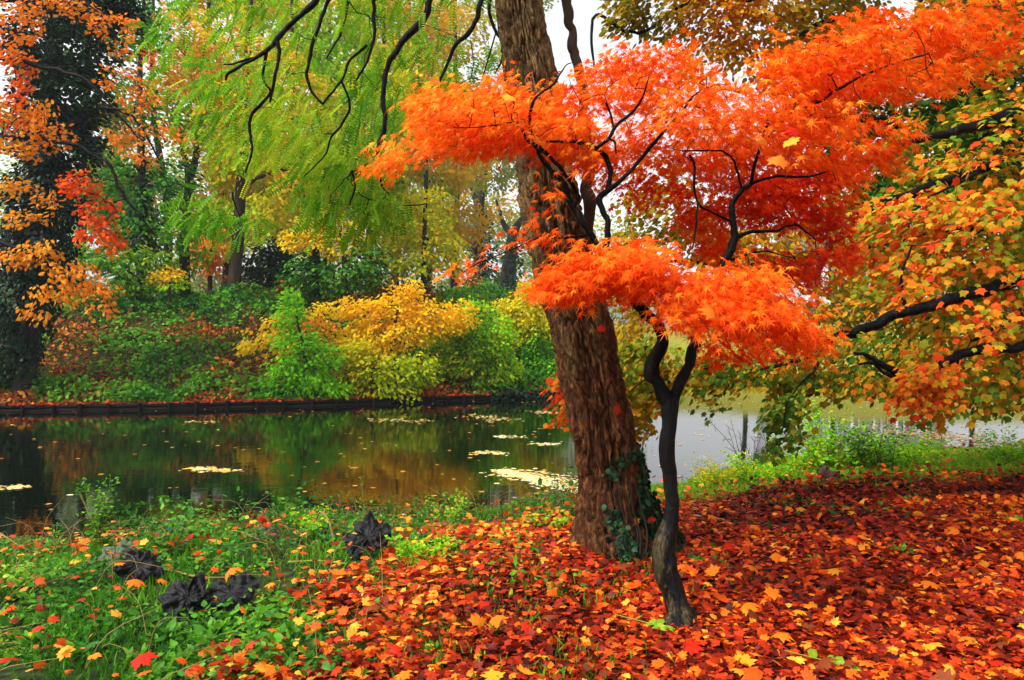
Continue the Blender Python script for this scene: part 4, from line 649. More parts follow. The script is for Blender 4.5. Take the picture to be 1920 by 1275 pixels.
# ------------------------------------------------------------------ far right: lawn trees, house
tree('shrub', 'pale green rounded bush across the pond, seen between the leaning trunk and the slim maple', 'bush', 36, [(1160, 710, 4), (1160, 660, 3)], [('foliage', 'pale', .2, 2.6, .2, [(1160, 650, 45, 40), (1200, 660, 40, 30), (1140, 690, 40, 22)])], 'brown', None, tw=40)
tree('shrub', 'yellowish bush on the far lawn to the right of the pale green rounded bush', 'bush', 40, [(1260, 705, 4), (1260, 680, 3)], [('foliage', 'ygreen', .22, 2.4, .2, [(1260, 670, 45, 25), (1310, 680, 35, 18), (1370, 672, 35, 22)])], 'brown', None, tw=30)
for px, d_, lb in ((1395, 46, 'pale slim trunk on the far lawn, nearest to the bushes'), (1440, 48, 'white slim trunk on the far lawn just left of the pale house'), (1560, 50, 'slim grey tree in front of the pale house'), (1820, 44, 'thin far tree on the lawn right of the pale house')):
    tree('lawn_tree', lb, 'tree', d_, [(px, 700, 5), (px + 3, 600, 4.5), (px - 5, 450, 3.5), (px, 300, 2)], [('crown', 'tan', .26, .6, .5, [(px, 420, 60, 50), (px + 30, 350, 60, 50), (px - 40, 480, 45, 35), (px, 250, 60, 50)])], 'greybark', 'trees on the far lawn', tw=80, twr=.01)
def box(mb, x0, x1, y0, y1, z0, z1):
    v = [(x, y, z) for x in (x0, x1) for y in (y0, y1) for z in (z0, z1)]
    mb.add(v, [(0, 1, 3, 2), (4, 6, 7, 5), (0, 4, 5, 1), (2, 3, 7, 6), (0, 2, 6, 4), (1, 5, 7, 3)])
hx0, hx1, hy = P(1490, 0, 58)[0], P(1770, 0, 58)[0], 58.0; gz = float(H(hx0 + 4, hy)) - .3
ho = empty('house', ((hx0 + hx1) / 2, hy, gz), 'pale grey lakeside house with tall white-framed windows seen through the leaves', 'house')
mb = MB(); box(mb, hx0, hx1, hy, hy + 9, gz, gz + 6.2); mb.build('wall', M['wall'], ho)
mb = MB(); xm = (hx0 + hx1) / 2; v = [(hx0 - .5, hy - .5, gz + 6.2), (hx1 + .5, hy - .5, gz + 6.2), (hx1 + .5, hy + 9.5, gz + 6.2), (hx0 - .5, hy + 9.5, gz + 6.2), (hx0 + 2, hy + 4.5, gz + 9), (hx1 - 2, hy + 4.5, gz + 9)]
mb.add(v, [(0, 1, 5, 4), (2, 3, 4, 5)]); mb.add(v, [(1, 2, 5), (3, 0, 4), (0, 3, 2), (0, 2, 1)]); mb.build('roof', M['roof'], ho)
for fl in (0.7, 3.6):
    for k in range(6):
        wx = hx0 + 1 + k * (hx1 - hx0 - 2.9) / 5; m_ = MB(); box(m_, wx - .12, wx + 1.02, hy - .06, hy + .02, gz + fl - .1, gz + fl + 2.1); wf = m_.build('window', M['white'], ho)
        for s_ in (0, 1): m_ = MB(); box(m_, wx + s_ * .5, wx + s_ * .5 + .42, hy - .075, hy, gz + fl, gz + fl + 1.98); pn = m_.build('pane', M['pane'], ho); pn.parent = wf; 
# reeds and lawn edge on the far right shore
x, q = scatter(9000, 3.5, 24, -.1, 1.2); y = far_y(x) + q; S = np.stack([x, y, H(x, y)], 1); mb = MB(); leaves(mb, BLD, S, np.array([0, 0, 1.]) + R.normal(0, .25, S.shape), R.normal(0, 1, S.shape), R.uniform(.15, .4, len(S)), R.random(len(S)) * .6 + .4, np.full(len(S), 2.2))
tag(mb.build('reeds', M['ygreen']), 'yellow-green reeds and long grass along the far right shore', 'reeds', kind='stuff')

# ------------------------------------------------------------------ near bank: grass, weeds, leaf litter
def ground_pts(n, d0, d1, spread=.8, pw=1.0):
    y = d0 + (d1 - d0) * R.random(n) ** pw; x = R.uniform(-spread, spread, n) * (y + .6); s = near_y(x) - y; k = s > .02; return x[k], y[k]
# grass
x, y = ground_pts(330000, 1.7, 13.5, .82, .9); D = litterD(x, y); tf = vn(np.stack([x * 2.2, y * 2.2, x * 0], 1), 90); px, py = gpx(x, y); back = sm(960, 900, py) * (px > 1150)
keep = R.random(len(x)) < np.clip((1 - D) * (.12 + .4 * (tf > .52) + back * 1.0), 0, 1) + D * (.04 * (tf > .72) + .3 * (tf > .55) * sm(1300, 1050, px)) * (px < 1600); x, y = x[keep], y[keep]
S = np.stack([x, y, H(x, y)], 1); mb = MB(); leaves(mb, BLD, S, np.array([0, 0, 1.]) + R.normal(0, .45, S.shape), R.normal(0, 1, S.shape), R.uniform(.03, .1, len(S)), fbm(S * .9, 2, 4) * .6 + R.random(len(S)) * .4 + .35 * (S[:, 1] > 7.3) * (S[:, 0] > 1), R.uniform(.8, 1.6, len(S)))
tag(mb.build('grass', M['grass']), 'short green grass on the near bank between weeds and fallen leaves', 'grass', kind='stuff'); print('grass', len(S))
# low weeds
x, y = ground_pts(190000, 1.6, 12.8, .84, .8); D = litterD(x, y); s = near_y(x) - y; tf = fbm(np.stack([x * 1.5, y * 1.5, x * 0], 1), 3, 95); px, py = gpx(x, y)
keep = R.random(len(x)) < (1 - D) * sm(.34, .46, tf) * np.where(px > 1200, .13, .8) + .16 * (tf > .6) * (px < 1750); x, y, tf, s, px = x[keep], y[keep], tf[keep], s[keep], px[keep]
hgt = (.03 + .24 * sm(.42, .7, tf)) * (.7 + .8 * np.exp(-(s - .7) ** 2 / .8)) * np.where(R.random(len(x)) < .5, 1, .6) * np.where(px > 1200, .45, 1)
S = np.stack([x, y, H(x, y) + hgt * R.random(len(x))], 1); mb = MB(); leaves(mb, OVL, S, R.normal(0, 1, S.shape) * [1, 1, .4] + [0, 0, .25], np.array([0, -.3, 1.]) + R.normal(0, .6, S.shape), R.uniform(.018, .06, len(S)) * np.where(R.random(len(S)) < .06, 1.7, 1), np.clip((fbm(S * 1.6, 2, 8) - .5) * 2 + .5, 0, 1) * .5 + R.random(len(S)) * .5, R.uniform(.45, 1.3, len(S)))
tag(mb.build('weeds', M['weed']), 'low green weeds and ground ivy along the near water edge', 'weeds', kind='stuff'); print('weeds', len(S))
# tangle of thin dry stems over the weeds
x, y = ground_pts(2600, 2.6, 9.5, .84, .8); D = litterD(x, y); s_ = near_y(x) - y; k_ = (D < .5) & (R.random(len(x)) < .25 + .5 * (s_ < 2)) & (x < 1.2); x, y = x[k_], y[k_]; mb = MB()
for a_, b_ in zip(x, y):
    g_ = np.array([a_, b_, float(H(a_, b_))]); h_ = R.uniform(.08, .34); l_ = R.normal(0, .16, 3) * [1, 1, 0]
    tube(mb, catmull([g_, g_ + l_ * .4 + [0, 0, h_ * .7], g_ + l_ * 1.3 + [0, 0, h_ * R.uniform(.5, 1.2)]], 3), [.003, .0028, .0025, .002, .002, .0016, .0012], sides=3, cap=False)
tag(mb.build('dry_stems', M['stalk']), 'tangle of thin dry and greenish stems standing over the near weeds', 'stems', kind='stuff'); print('stems', len(x))
# litter
x, y = ground_pts(380000, 1.5, 12.5, .84, .8); D = litterD(x, y); px, py = gpx(x, y)
base_k = np.clip(D * .92 + .022, 0, 1); keep = R.random(len(x)) < base_k * np.where(y > 9, .5, .75) * (.25 + .75 * sm(.26, .42, fbm(np.stack([x * 2.4, y * 2.4, x * 0], 1), 3, 71))); x, y = x[keep], y[keep]; D = D[keep]; px = px[keep]
top = R.random(len(x)); S = np.stack([x, y, H(x, y) + .012 + .03 * top + (1 - D) * R.random(len(x)) * .12], 1)
rn = np.clip(R.beta(1.7, 2.2, len(x)) * .88 + top ** 4 * .36 + (1 - D) * .25 - .02 + (fbm(S * [1.6, 1.6, 0], 3, 72) - .5) * .55 - .15 * sm(5, 8, y) * sm(1250, 1500, px), 0, 1)  # last term: shade at the back right put into the leaf colour
mb = MB(); tl = R.normal(0, .45, S.shape) + [0, 0, 1.]; size = R.uniform(.027, .07, len(S)); big = size > .05; d_ = R.normal(0, 1, S.shape) * [1, 1, .18]
leaves(mb, NOR, S[big], d_[big], tl[big], size[big], rn[big], R.uniform(.5, 1.05, big.sum())); leaves(mb, MID, S[~big], d_[~big], tl[~big], size[~big] * 1.1, rn[~big], R.uniform(.5, 1.1, (~big).sum()))
tag(mb.build('leaf_litter', M['litter']), 'thick carpet of wet red and russet fallen leaves on the near bank', 'leaf litter', kind='stuff'); print('litter', len(S))
# 300 largest leaves, each a thing
protos = {}
def one_leaf(colr, tpl, curl):
    tv, tf = tpl; m_ = MB(); v = tv.copy(); v[:, 2] += -curl * v[:, 0] ** 2 + .12 * curl * np.sin(v[:, 1] * 5); v[:, 1] -= .4
    m_.add(v, tf, R.random()); m_.add([(-.012, -.4, .0), (.012, -.4, .0), (.006, -.85, .06), (-.006, -.85, .06)], [(0, 1, 2, 3)]); o = m_.build('fallen_leaf', M['leaf_' + colr]); return o
cls = ['orange', 'amber', 'yellow', 'red', 'orange', 'amber', 'brown']
def put_leaf(colr, loc_, size, label, group, tilt=.22, rot=None, variant=None):
    v_ = variant if variant is not None else int(R.integers(0, 4)); key = (colr, v_)
    if key not in protos: o = one_leaf(colr, NOR, [.1, .45, .8, -.5][v_]); protos[key] = o
    else: o = protos[key].copy(); col.objects.link(o)
    o.location = tuple(float(q) for q in loc_); o.scale = (size * R.uniform(.8, 1.05), size, size); o.rotation_euler = rot or (R.normal(0, tilt), R.normal(0, tilt), R.uniform(0, 6.28)); return tag(o, label, 'leaf', group)
cn = dict(orange='orange', amber='amber', yellow='yellow', red='scarlet', brown='rusty brown')
vnm = ['flat', 'edge-curled', 'folded', 'cupped']
def zone(px, py, D):
    if abs(px - 1275) < 110 and 1110 < py < 1230: return 'beside the foot of the slim dark trunk'
    if 1030 < px < 1310 and py < 1100: return 'near the foot of the big leaning trunk'
    if D < .45:
        if 240 < px < 560 and 1070 < py < 1230: return 'around the black crumpled leaf pair'
        if py < 1070: return 'in the weeds by the water' + (' left of the wilted stalks' if px < 400 else '')
        return 'in the grass at the bottom left corner' if px < 420 else 'where grass meets the red carpet'
    if py > 1225: return 'along the bottom edge, ' + ('left' if px < 700 else 'centre' if px < 1250 else 'right')
    if px < 960: return 'on the red carpet below the slumped dark leaf'
    if px < 1280: return 'on the carpet left of the slim trunk'
    if py < 1010: return 'far out on the right carpet'
    if px > 1720: return 'near the right edge of the carpet'
    return 'on the right carpet, ' + ('nearer the slim trunk' if px < 1500 else 'midway to the right edge')
k = 0
while k < 285:
    y_ = 1.75 + 5.2 * R.random() ** 1.4; x_ = R.uniform(-.72, .72) * y_; px_, py_ = gpx(x_, y_)
    if near_y(x_) - y_ < .3: continue
    Dd = float(litterD(np.array([x_]), np.array([y_]))[0])
    if R.random() > .22 + .78 * Dd: continue
    c_ = cls[int(R.integers(0, len(cls)))]; v_ = int(R.integers(0, 4)); sz_ = R.uniform(.065, .115)
    put_leaf(c_, (x_, y_, float(H(x_, y_)) + .06 + (.05 if Dd < .4 else 0)), sz_, f"{'large' if sz_ > .09 else 'small'} {vnm[v_]} {cn[c_]} maple leaf {zone(px_, py_, Dd)}".replace('rusty brown', 'rusty'), 'fallen maple leaves on the near bank', variant=v_, tilt=.3); k += 1
# leaves caught in the maple and on trunks
for c_, px_, py_, d_, s_, lb in (('amber', 1460, 300, 3.7, .12, 'large amber leaf caught flat among small orange maple leaves, upper right tier'), ('amber', 1432, 262, 3.72, .11, 'second amber leaf caught in the orange maple, just up and left of the large one'), ('yellow', 1482, 265, 3.66, .11, 'pale yellow leaf caught in the orange maple below the scarlet one'), ('red', 1490, 243, 3.7, .12, 'scarlet leaf caught high in the orange maple above the yellow one'), ('amber', 1335, 585, 3.3, .12, 'amber leaf resting on the lowest orange maple tier'), ('yellow', 955, 182, 3.55, .1, 'pale yellow leaf caught at the top of the left maple tier')):
    put_leaf(c_, P(px_, py_, d_), s_ * .75, lb, None, rot=(R.uniform(.7, 1.2), R.uniform(-.4, .4), R.uniform(-1, 1)))
for c_, px_, py_, s_, lb in (('red', 1148, 762, .085, 'bright red leaf stuck to the middle of the big leaning trunk'), ('red', 1122, 618, .06, 'small red leaf stuck to the big trunk under the lowest maple tier'), ('yellow', 1184, 965, .07, 'yellow leaf stuck to the foot of the big leaning trunk'), ('red', 1216, 965, .065, 'red leaf on the ivy at the right foot of the big trunk')):
    tgt = P(px_, py_, BD); dd = np.linalg.norm((V - np.array([tgt[0], 0, tgt[2]])) * [1, 0, 1], axis=1) + (V[:, 1] > BD) * 9; vv = V[dd.argmin()]
    put_leaf(c_, vv + np.array([0, -.03, 0]), s_, lb, None, rot=(rad(80), R.uniform(-.3, .3), R.uniform(-1, 1)))
# ------------------------------------------------------------------ floating leaves
def fl_patch(x0, y0, x1, y1, n, w_, b=.6, s=1.):
    """strip on the water between two image points"""
    g = lambda px, py: (np.array([(px - CX) / FP, 1]) * (CAMZ - WZ) * FP / (py - CY)); a_, b_ = g(x0, y0), g(x1, y1); t = R.random(n)
    return a_ + (b_ - a_) * t[:, None] + R.normal(0, w_, (n, 2)), np.full(n, b)
sets = [fl_patch(938, 882, 1095, 925, 650, .07, .9), fl_patch(955, 885, 1090, 912, 350, .2, .7), fl_patch(360, 878, 430, 884, 120, .08, .75), fl_patch(890, 780, 950, 790, 90, .25, .7), fl_patch(700, 786, 785, 790, 60, .2, .7), fl_patch(890, 848, 945, 852, 70, .1, .8), fl_patch(930, 818, 975, 820, 50, .1, .8), fl_patch(1010, 832, 1035, 834, 40, .1, .8), fl_patch(365, 790, 410, 792, 20, .12, .6),
        fl_patch(210, 1015, 330, 995, 420, .17, .3), fl_patch(780, 975, 860, 985, 120, .12, .8), fl_patch(1000, 772, 1060, 775, 70, .2, .6), fl_patch(1700, 812, 1920, 838, 420, .35, .25), fl_patch(1640, 800, 1800, 815, 160, .3, .4), fl_patch(0, 915, 60, 912, 40, .06, .8)]
n_ = 420; yy = 6.5 + 17 * R.random(n_) ** .8; xx = R.uniform(-.75, .75, n_) * yy; sets.append((np.stack([xx, yy], 1), np.full(n_, .35)))
pp = np.concatenate([s_[0] for s_ in sets]); bb = np.concatenate([s_[1] for s_ in sets]); ok = (pp[:, 1] > near_y(pp[:, 0])) & (pp[:, 1] < far_y(pp[:, 0]) - .1); pp, bb = pp[ok], bb[ok]
S = np.stack([pp[:, 0], pp[:, 1], np.full(len(pp), WZ + .006) + R.random(len(pp)) * .01], 1); mb = MB(); leaves(mb, MID, S, R.normal(0, 1, S.shape) * [1, 1, 0], np.array([0, 0, 1.]) + R.normal(0, .05, S.shape), R.uniform(.04, .1, len(S)), bb + R.normal(0, .2, len(S)))
tag(mb.build('floating_leaves', M['float']), 'drifts of yellow and cream leaves floating on the dark pond', 'leaves', kind='stuff')

# ------------------------------------------------------------------ near bank plants
def gp(px, py):
    """ground point seen at that pixel"""
    t = 1.2
    for _ in range(400):
        p = P(px, py, t)
        if p[2] <= max(float(H(p[0], p[1])), WZ): break
        t += .04
    return p
def stem_plant(name, label, px, py, h, nst=3, leaf=.05, mat='weed', group=None, lean=.25, stalk='greenstalk', dens=26, tpl=OVL, spread=.1):
    b = gp(px, py); b[2] = float(H(b[0], b[1])); e = empty(name, b, label, 'plant', group); mbs = MB(); mbl = MB()
    for s_ in range(nst):
        a_ = R.uniform(0, 6.28); l_ = lean * R.uniform(.3, 1); hh = h * R.uniform(.6, 1) if s_ else h; o_ = np.array([math.cos(a_), math.sin(a_), 0])
        p = catmull([b + o_ * spread * .3 - [0, 0, .02], b + o_ * (spread * .6 + l_ * hh * .2) + [0, 0, hh * .4], b + o_ * (spread + l_ * hh * .6) + [0, 0, hh * .75], b + o_ * (spread + l_ * hh) + [0, 0, hh]], 5)
        tube(mbs, p, np.linspace(.004, .0015, len(p)), sides=5); n = max(4, int(dens * hh / h)); n = n * (6 if name == 'sapling' else 3); t = R.uniform(.1, 1, n); q = p[(t * (len(p) - 1)).astype(int)] + R.normal(0, leaf * (1.3 if name == 'sapling' else .6), (n, 3)); dr = R.normal(0, 1, (n, 3)) * [1, 1, .3] + [0, 0, .25]; q = q + unit(dr) * leaf * .3
        leaves(mbl, tpl, q, dr, np.array([0, -.2, 1.]) + R.normal(0, .35, (n, 3)), leaf * R.uniform(.6, 1.15, n) * (1.15 - .5 * t), R.random(n), R.uniform(.8, 1.3, n))
    mbs.build('stem', M[stalk], e); mbl.build('foliage', M[mat], e); return e
stem_plant('water_edge_plant', 'tall leafy green plant standing against the dark water at the left', 183, 1035, .62, 4, .045, 'weed', dens=60, lean=.12, spread=.05)
stem_plant('water_edge_plant', 'short leafy plant at the water edge, left of the tall one', 85, 1045, .22, 4, .045, dens=22)
stem_plant('water_edge_plant', 'small green plant beside the heap of floating leaves', 318, 1040, .26, 4, .045, dens=24)
stem_plant('water_edge_plant', 'thin pale-stemmed plant with sparse leaves leaning over the pond in the middle', 690, 1010, .5, 5, .035, 'weed', stalk='stalk', dens=10, lean=.3)
stem_plant('water_edge_plant', 'feathery light green plant leaning right by the water, left of the trunk', 830, 1000, .34, 5, .035, 'lime', stalk='stalk', dens=26, lean=.7)
stem_plant('water_edge_plant', 'bushy green weed on the bank where the wilted stalks arch', 590, 1010, .24, 8, .04, 'lime', dens=36, lean=.6)
stem_plant('water_edge_plant', 'low bushy weed at the left foot of the leaning trunk', 1030, 995, .14, 6, .04, 'lime', dens=20, lean=.9)
stem_plant('water_edge_plant', 'round clump of light green weeds in the middle of the near bank', 800, 1060, .22, 10, .045, 'lime', dens=30, lean=.8)
stem_plant('sapling', 'leafy green sapling on the right bank, tallest of the clump by the pond', 1560, 880, .8, 7, .07, 'lime', dens=34, lean=.3, spread=.25)
stem_plant('sapling', 'green sapling right of the tallest one on the right bank', 1630, 878, .5, 9, .06, 'weed', dens=34, lean=.4, spread=.3)
stem_plant('sapling', 'yellow-green bush behind the grass strip, right end of the clump', 1690, 872, .38, 14, .06, 'lime', dens=30, lean=.5, spread=.35)
stem_plant('sapling', 'pale green plant between the dead stalks and the tallest sapling', 1500, 885, .45, 8, .055, 'lime', dens=30, lean=.35, spread=.2)
stem_plant('sapling', 'light green plant at the right edge of the grass strip beside the water', 1905, 868, .42, 9, .06, 'lime', dens=26, lean=.4, spread=.25)
stem_plant('sapling', 'low pale-leaved plant at the pond edge, just right of the slim maple trunk', 1350, 915, .3, 10, .05, 'ygreen', dens=24, lean=.6, spread=.25)
stem_plant('sapling', 'low yellow-green plant under the hanging maple leaves by the dead stalks', 1420, 905, .32, 10, .05, 'lime', dens=26, lean=.5, spread=.25)
for i_, (px, py, h, lb) in enumerate([(1400, 900, .75, 'cluster of thin dead brown stalks by the pond, leftmost on the right bank'), (1482, 890, .7, 'thin dead upright stalk behind the pale green plant'), (1645, 880, .6, 'brown dead flower stalk beside the right saplings'), (1545, 885, .6, 'dead brown stalk inside the sapling clump')]):
    b = gp(px, py); e = empty('dead_stalks', b, lb, 'plant'); m_ = MB()
    for s_ in range((9, 2, 3, 4)[i_]):
        o_ = R.normal(0, .1, 3) * [1, 1, 0]; hh = h * R.uniform(.6, 1.); l_ = R.normal(0, .12, 3) * [1, 1, 0]; tube(m_, catmull([b + o_ - [0, 0, .03], b + o_ + l_ * .5 + [0, 0, hh * .5], b + o_ + l_ * 1.4 + [0, 0, hh]], 4), np.linspace(.006, .002, 9), sides=5)
        for _ in range(5): t_ = R.uniform(.4, 1); q = b + o_ + l_ * 1.4 * t_ + [0, 0, hh * t_]; tube(m_, [q, q + R.normal(0, .05, 3) + [0, 0, .05]], [.003, .0015], sides=4)
    m_.build('stalk', M['brown'], e)
# wilted giant leaves
def crumple(label, px, py, size, mat, tilt=(0, 0), lift=.05, fold=.25, stalk=None, d=None, droop=.2, seed=0, name='wilted_leaf', stm='stalk'):
    b = gp(px, py) if d is None else P(px, py, d); b = b.copy(); g0 = float(H(b[0], b[1])); b0 = np.array([b[0], b[1], max(g0, WZ)]) if d is not None else b
    e = empty(name, b0 + [0, 0, .0], label, 'leaf'); c = b + np.array([0, 0, lift]) if d is None else b
    nr, na = 14, 84; v = []; rot = Euler((tilt[0], tilt[1], 0)).to_matrix() @ Euler((0, 0, R.uniform(0, 6.28))).to_matrix()
    aa = np.arange(na) / na * 2 * math.pi; ph = seed * 1.7
    for i_ in range(nr + 1):
        t = i_ / nr
        for a_ in aa:
            lob = .75 + .5 * vn(np.array([[math.cos(a_) * 1.3 + seed, math.sin(a_) * 1.3, seed * 3.]]), 8)[0] - .22 * abs(math.sin(a_ * 3.5 + ph + .6 * math.sin(a_ * 2 + ph))) - .05 * abs(math.sin(a_ * 11 + seed)) - .6 * math.exp(-((a_ - .3) / .12) ** 2)
            r_ = size * t * lob; z_ = fold * .6 * size * (abs(math.sin(a_ * 2.5 + ph + .4 + 1.3 * math.sin(a_ + ph))) * t - .25) * .7 + .05 * size * math.sin(a_ * 14 + ph) * t - droop * size * t * t
            z_ += size * .65 * (fbm(np.array([[math.cos(a_) * t * 3.4 + seed, math.sin(a_) * t * 3.4, seed * 1.7]]), 3, 5)[0] - .5) * (0.3 + t)
            v.append(tuple(Vector(c) + rot @ Vector((r_ * math.cos(a_), r_ * math.sin(a_), z_))))
    v = np.array(v)
    if d is None: v[:, 2] = np.maximum(v[:, 2], H(v[:, 0], v[:, 1]) + .012 + .012 * (vn(v * 30, 3)))
    f = [(i_ * na + j, i_ * na + (j + 1) % na, (i_ + 1) * na + (j + 1) % na, (i_ + 1) * na + j) for i_ in range(nr) for j in range(na)]
    m_ = MB(); m_.add(v, f); m_.build('blade', M[mat], e, True)
    if stalk:
        p = [c] + [P(*s_) for s_ in stalk]; g1 = p[-1]; p[-1] = np.array([g1[0], g1[1], float(H(g1[0], g1[1])) - .02]); m_ = MB(); q = catmull(p, 6); tube(m_, q, np.linspace(.006, .011, len(q)), sides=7, rough=.1); m_.build('stalk', M[stm], e, True)
    return e
crumple('big black crumpled leaf sprawling on the grass, right half of the black pair', 432, 1155, .17, 'wilt', (.75, -.25), .13, .3, seed=1)
crumple('big black crumpled leaf sprawling on the grass, left half of the black pair', 352, 1160, .155, 'wilt', (.7, .25), .12, .3, seed=2)
crumple('dark grey wilted leaf with orange leaves on it, behind the black pair', 258, 1095, .14, 'wilt', (.7, .2), .12, .3, seed=3)
crumple('large dark wilted leaf slumped in the weeds near the middle of the bank', 690, 1045, .18, 'wilt', (.8, .1), .15, .35, seed=4)
crumple('small black crumpled leaf just right of the slumped dark leaf', 812, 1045, .09, 'wilt', (.6, .2), .08, .5, seed=5)
crumple('small black crumpled leaf lying at the edge of the red leaf carpet', 985, 1035, .09, 'wilt', (.2, .3), .04, .5, seed=6)
crumple('grey-green wilted leaf laid flat near the left water edge', 215, 1062, .17, 'wiltgrey', (.35, 0), .1, .35, seed=7, stalk=[(255, 1075, 5.4), (290, 1120, 5.2)])
crumple('green-grey wilted leaf arching over the left weeds, highest of the grey ones', 325, 1030, .16, 'wiltgrey', (.5, .4), .14, .35, seed=8, stalk=[(330, 1050, 5.6), (350, 1110, 5.0)])
crumple('brown wilted leaf hanging like a closed umbrella on an arched stalk', 588, 990, .14, 'wiltbrown', (.4, 0), 0, .5, d=6.2, droop=.9, seed=9, stalk=[(600, 960, 6.1), (618, 980, 6.0), (628, 1060, 5.8)])
crumple('brown wilted leaf drooping from a yellow stalk, left of the umbrella-like one', 415, 1010, .12, 'wiltbrown', (.3, 0), 0, .5, d=6.2, droop=1.0, seed=10, stalk=[(440, 995, 6.1), (480, 1010, 6.0), (530, 1080, 5.6)])
crumple('green wilted leaf held up on a yellow stalk over the weeds', 500, 1000, .1, 'wiltgrey', (.7, .2), 0, .4, d=6.1, seed=11, stalk=[(480, 1005, 6.1), (450, 1020, 6.0), (455, 1070, 5.8)], stm='greenstalk')
crumple('black shrivelled leaf hanging near the ground under the drooping brown leaf', 415, 1075, .1, 'wilt', (.2, 0), 0, .6, d=5.6, droop=1.3, seed=12)
crumple('black wilted leaf lump on the right bank at the border of grass and red leaves', 1560, 905, .17, 'wiltbrown', (.4, .2), .1, .6, seed=13)
crumple('flat black wilted leaf beside the lump on the right bank', 1610, 912, .2, 'wilt', (.1, .1), .03, .5, seed=14)
crumple('small dark wilted leaf under the yellow-green plant on the right bank', 1480, 918, .12, 'wilt', (.4, .2), .06, .6, seed=15)
crumple('small dark wilted leaf nearest the slim maple on the right bank', 1422, 925, .1, 'wilt', (.4, .2), .05, .6, seed=16)
for pts_, mt, lb in (([(290, 1095, 5.0), (330, 1098, 4.9), (370, 1115, 4.8), (420, 1090, 4.8), (470, 1085, 4.9)], 'stalk', 'long brown fallen stalk bridging the black leaves and the weeds'), ([(620, 1070, 5.6), (680, 1055, 5.7), (720, 1065, 5.6), (760, 1110, 5.0)], 'stalk', 'yellow-brown stalk fallen across the middle weeds'), ([(0, 1000, 6.4), (40, 1025, 6.3), (78, 1050, 6.2)], 'stalk', 'bare thin twig poking up at the far left water edge'), ([(150, 925, 6.3), (172, 975, 6.3), (190, 1040, 6.2)], 'stalk', 'bare twig leaning beside the tall green plant'), ([(720, 1040, 5.8), (780, 1015, 5.8), (850, 995, 6.0)], 'stalk', 'pale straight stalk slanting up right from the slumped dark leaf'), ([(540, 1080, 5.2), (600, 1070, 5.2), (650, 1090, 5.1)], 'greenstalk', 'green fallen stalk among the middle weeds')):
    p = np.array([P(*q) for q in pts_]); p[:, 2] = np.maximum(p[:, 2], H(p[:, 0], p[:, 1]) + .02); m_ = MB(); q = catmull(p, 6); tube(m_, q, np.linspace(.009, .004, len(q)), sides=6, rough=.1); tag(m_.build('fallen_stalk', M[mt], None, True), lb, 'stalk')
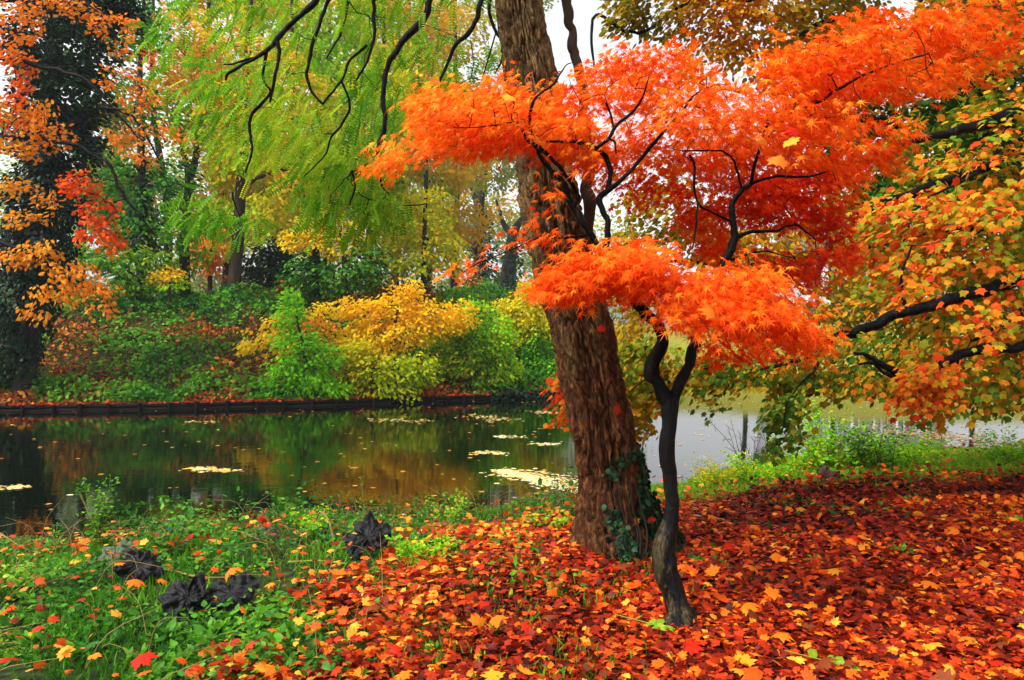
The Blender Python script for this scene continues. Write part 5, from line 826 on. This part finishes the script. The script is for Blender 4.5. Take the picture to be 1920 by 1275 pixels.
# broad-leaf weeds and small green tufts in the foreground
for px, py, h, lf, lb in ((150, 1235, .1, .09, 'bright broad-leaved weed at the bottom left corner'), (60, 1215, .1, .075, 'dark green broad-leaved weed beside the bottom left corner'), (300, 1210, .14, .1, 'tuft of long dock leaves under the black leaf pair'), (400, 1195, .09, .08, 'small green weed at the lower edge of the black leaf pair'), (250, 1250, .08, .07, 'low nettle-like weed at the bottom, right of the corner weed'), (690, 1150, .08, .06, 'green weed among orange leaves below the slumped dark leaf'), (780, 1125, .07, .06, 'small green weed at the edge of the red carpet'), (820, 1230, .07, .06, 'small dark green weed low in the red carpet'), (1100, 1150, .06, .05, 'small green weed in the carpet left of the slim trunk'), (1350, 1070, .06, .05, 'feathery green weed just right of the slim trunk'), (1530, 1065, .05, .05, 'little green weed in the middle of the right carpet'), (1690, 1045, .06, .06, 'dark green weed under a yellow leaf on the right carpet'), (1905, 985, .06, .06, 'green weed at the right edge of the leaf carpet'), (560, 1190, .08, .07, 'green clover-like weed left of the carpet edge')):
    b = gp(px, py); e = empty('broadleaf_weed', b, lb, 'plant', None); m_ = MB(); n = 14; a_ = R.uniform(0, 6.28, n); el_ = R.uniform(.2, 1.1, n); dr = np.stack([np.cos(a_) * np.cos(el_), np.sin(a_) * np.cos(el_), np.sin(el_)], 1)
    leaves(m_, OVL, b + dr * .02 + R.normal(0, .02, (n, 3)) * [1, 1, .2] + [0, 0, .02], dr, np.array([0, 0, 1.]) + R.normal(0, .25, (n, 3)), lf * R.uniform(.7, 1.3, n), R.uniform(.2, .9, n), R.uniform(.6, 1.1, n)); m_.build('foliage', M['weed'], e)
    m_ = MB()
    for j in range(5): tube(m_, [b - [0, 0, .02], b + dr[j] * .05 + [0, 0, .02]], [.003, .002], sides=4)
    m_.build('stem', M['greenstalk'], e)
for px, py, lb in ((1212, 1188, 'fallen sprig of pale green leaflets at the foot of the slim trunk'), (1545, 1262, 'fallen sprig of long green leaves at the bottom of the right carpet')):
    b = gp(px, py) + [0, 0, .06]; e = empty('fallen_sprig', b, lb, 'sprig'); m_ = MB(); p = catmull([b + [-.16, .06, .02], b, b + [.08, -.03, 0]], 5); tube(m_, p, .0025, sides=5); m_.build('stem', M['greenstalk'], e)
    m_ = MB(); t = np.array([.3, .5, .6, .75, .85, 1]); q = p[(t * (len(p) - 1)).astype(int)]; sg = np.array([1, -1, 1, -1, 1, -1]); dr = np.stack([.7 + 0 * t, sg * .8, .1 * sg], 1); leaves(m_, OVL, q, dr, np.array([0, -.3, 1.]) + R.normal(0, .3, (6, 3)), R.uniform(.07, .1, 6), R.uniform(.8, 1, 6)); m_.build('leaflet', M['weed'], e)

# ------------------------------------------------------------------ haze
def haze():
    m, t, out = nodes_of('haze_air'); v = t.nodes.new('ShaderNodeVolumePrincipled'); v.inputs['Color'].default_value = (.93, .95, 1, 1); v.inputs['Density'].default_value = .0005; v.inputs['Anisotropy'].default_value = .2
    t.links.new(v.outputs[0], out.inputs['Volume']); mb = MB(); box(mb, -78, 78, -8, 190, -2.5, 46); o = mb.build('haze', m); tag(o, kind='stuff'); return o
HAZE = True
if HAZE: haze()
print('faces', sum(len(o.data.polygons) for o in C.objects if o.type == 'MESH'))
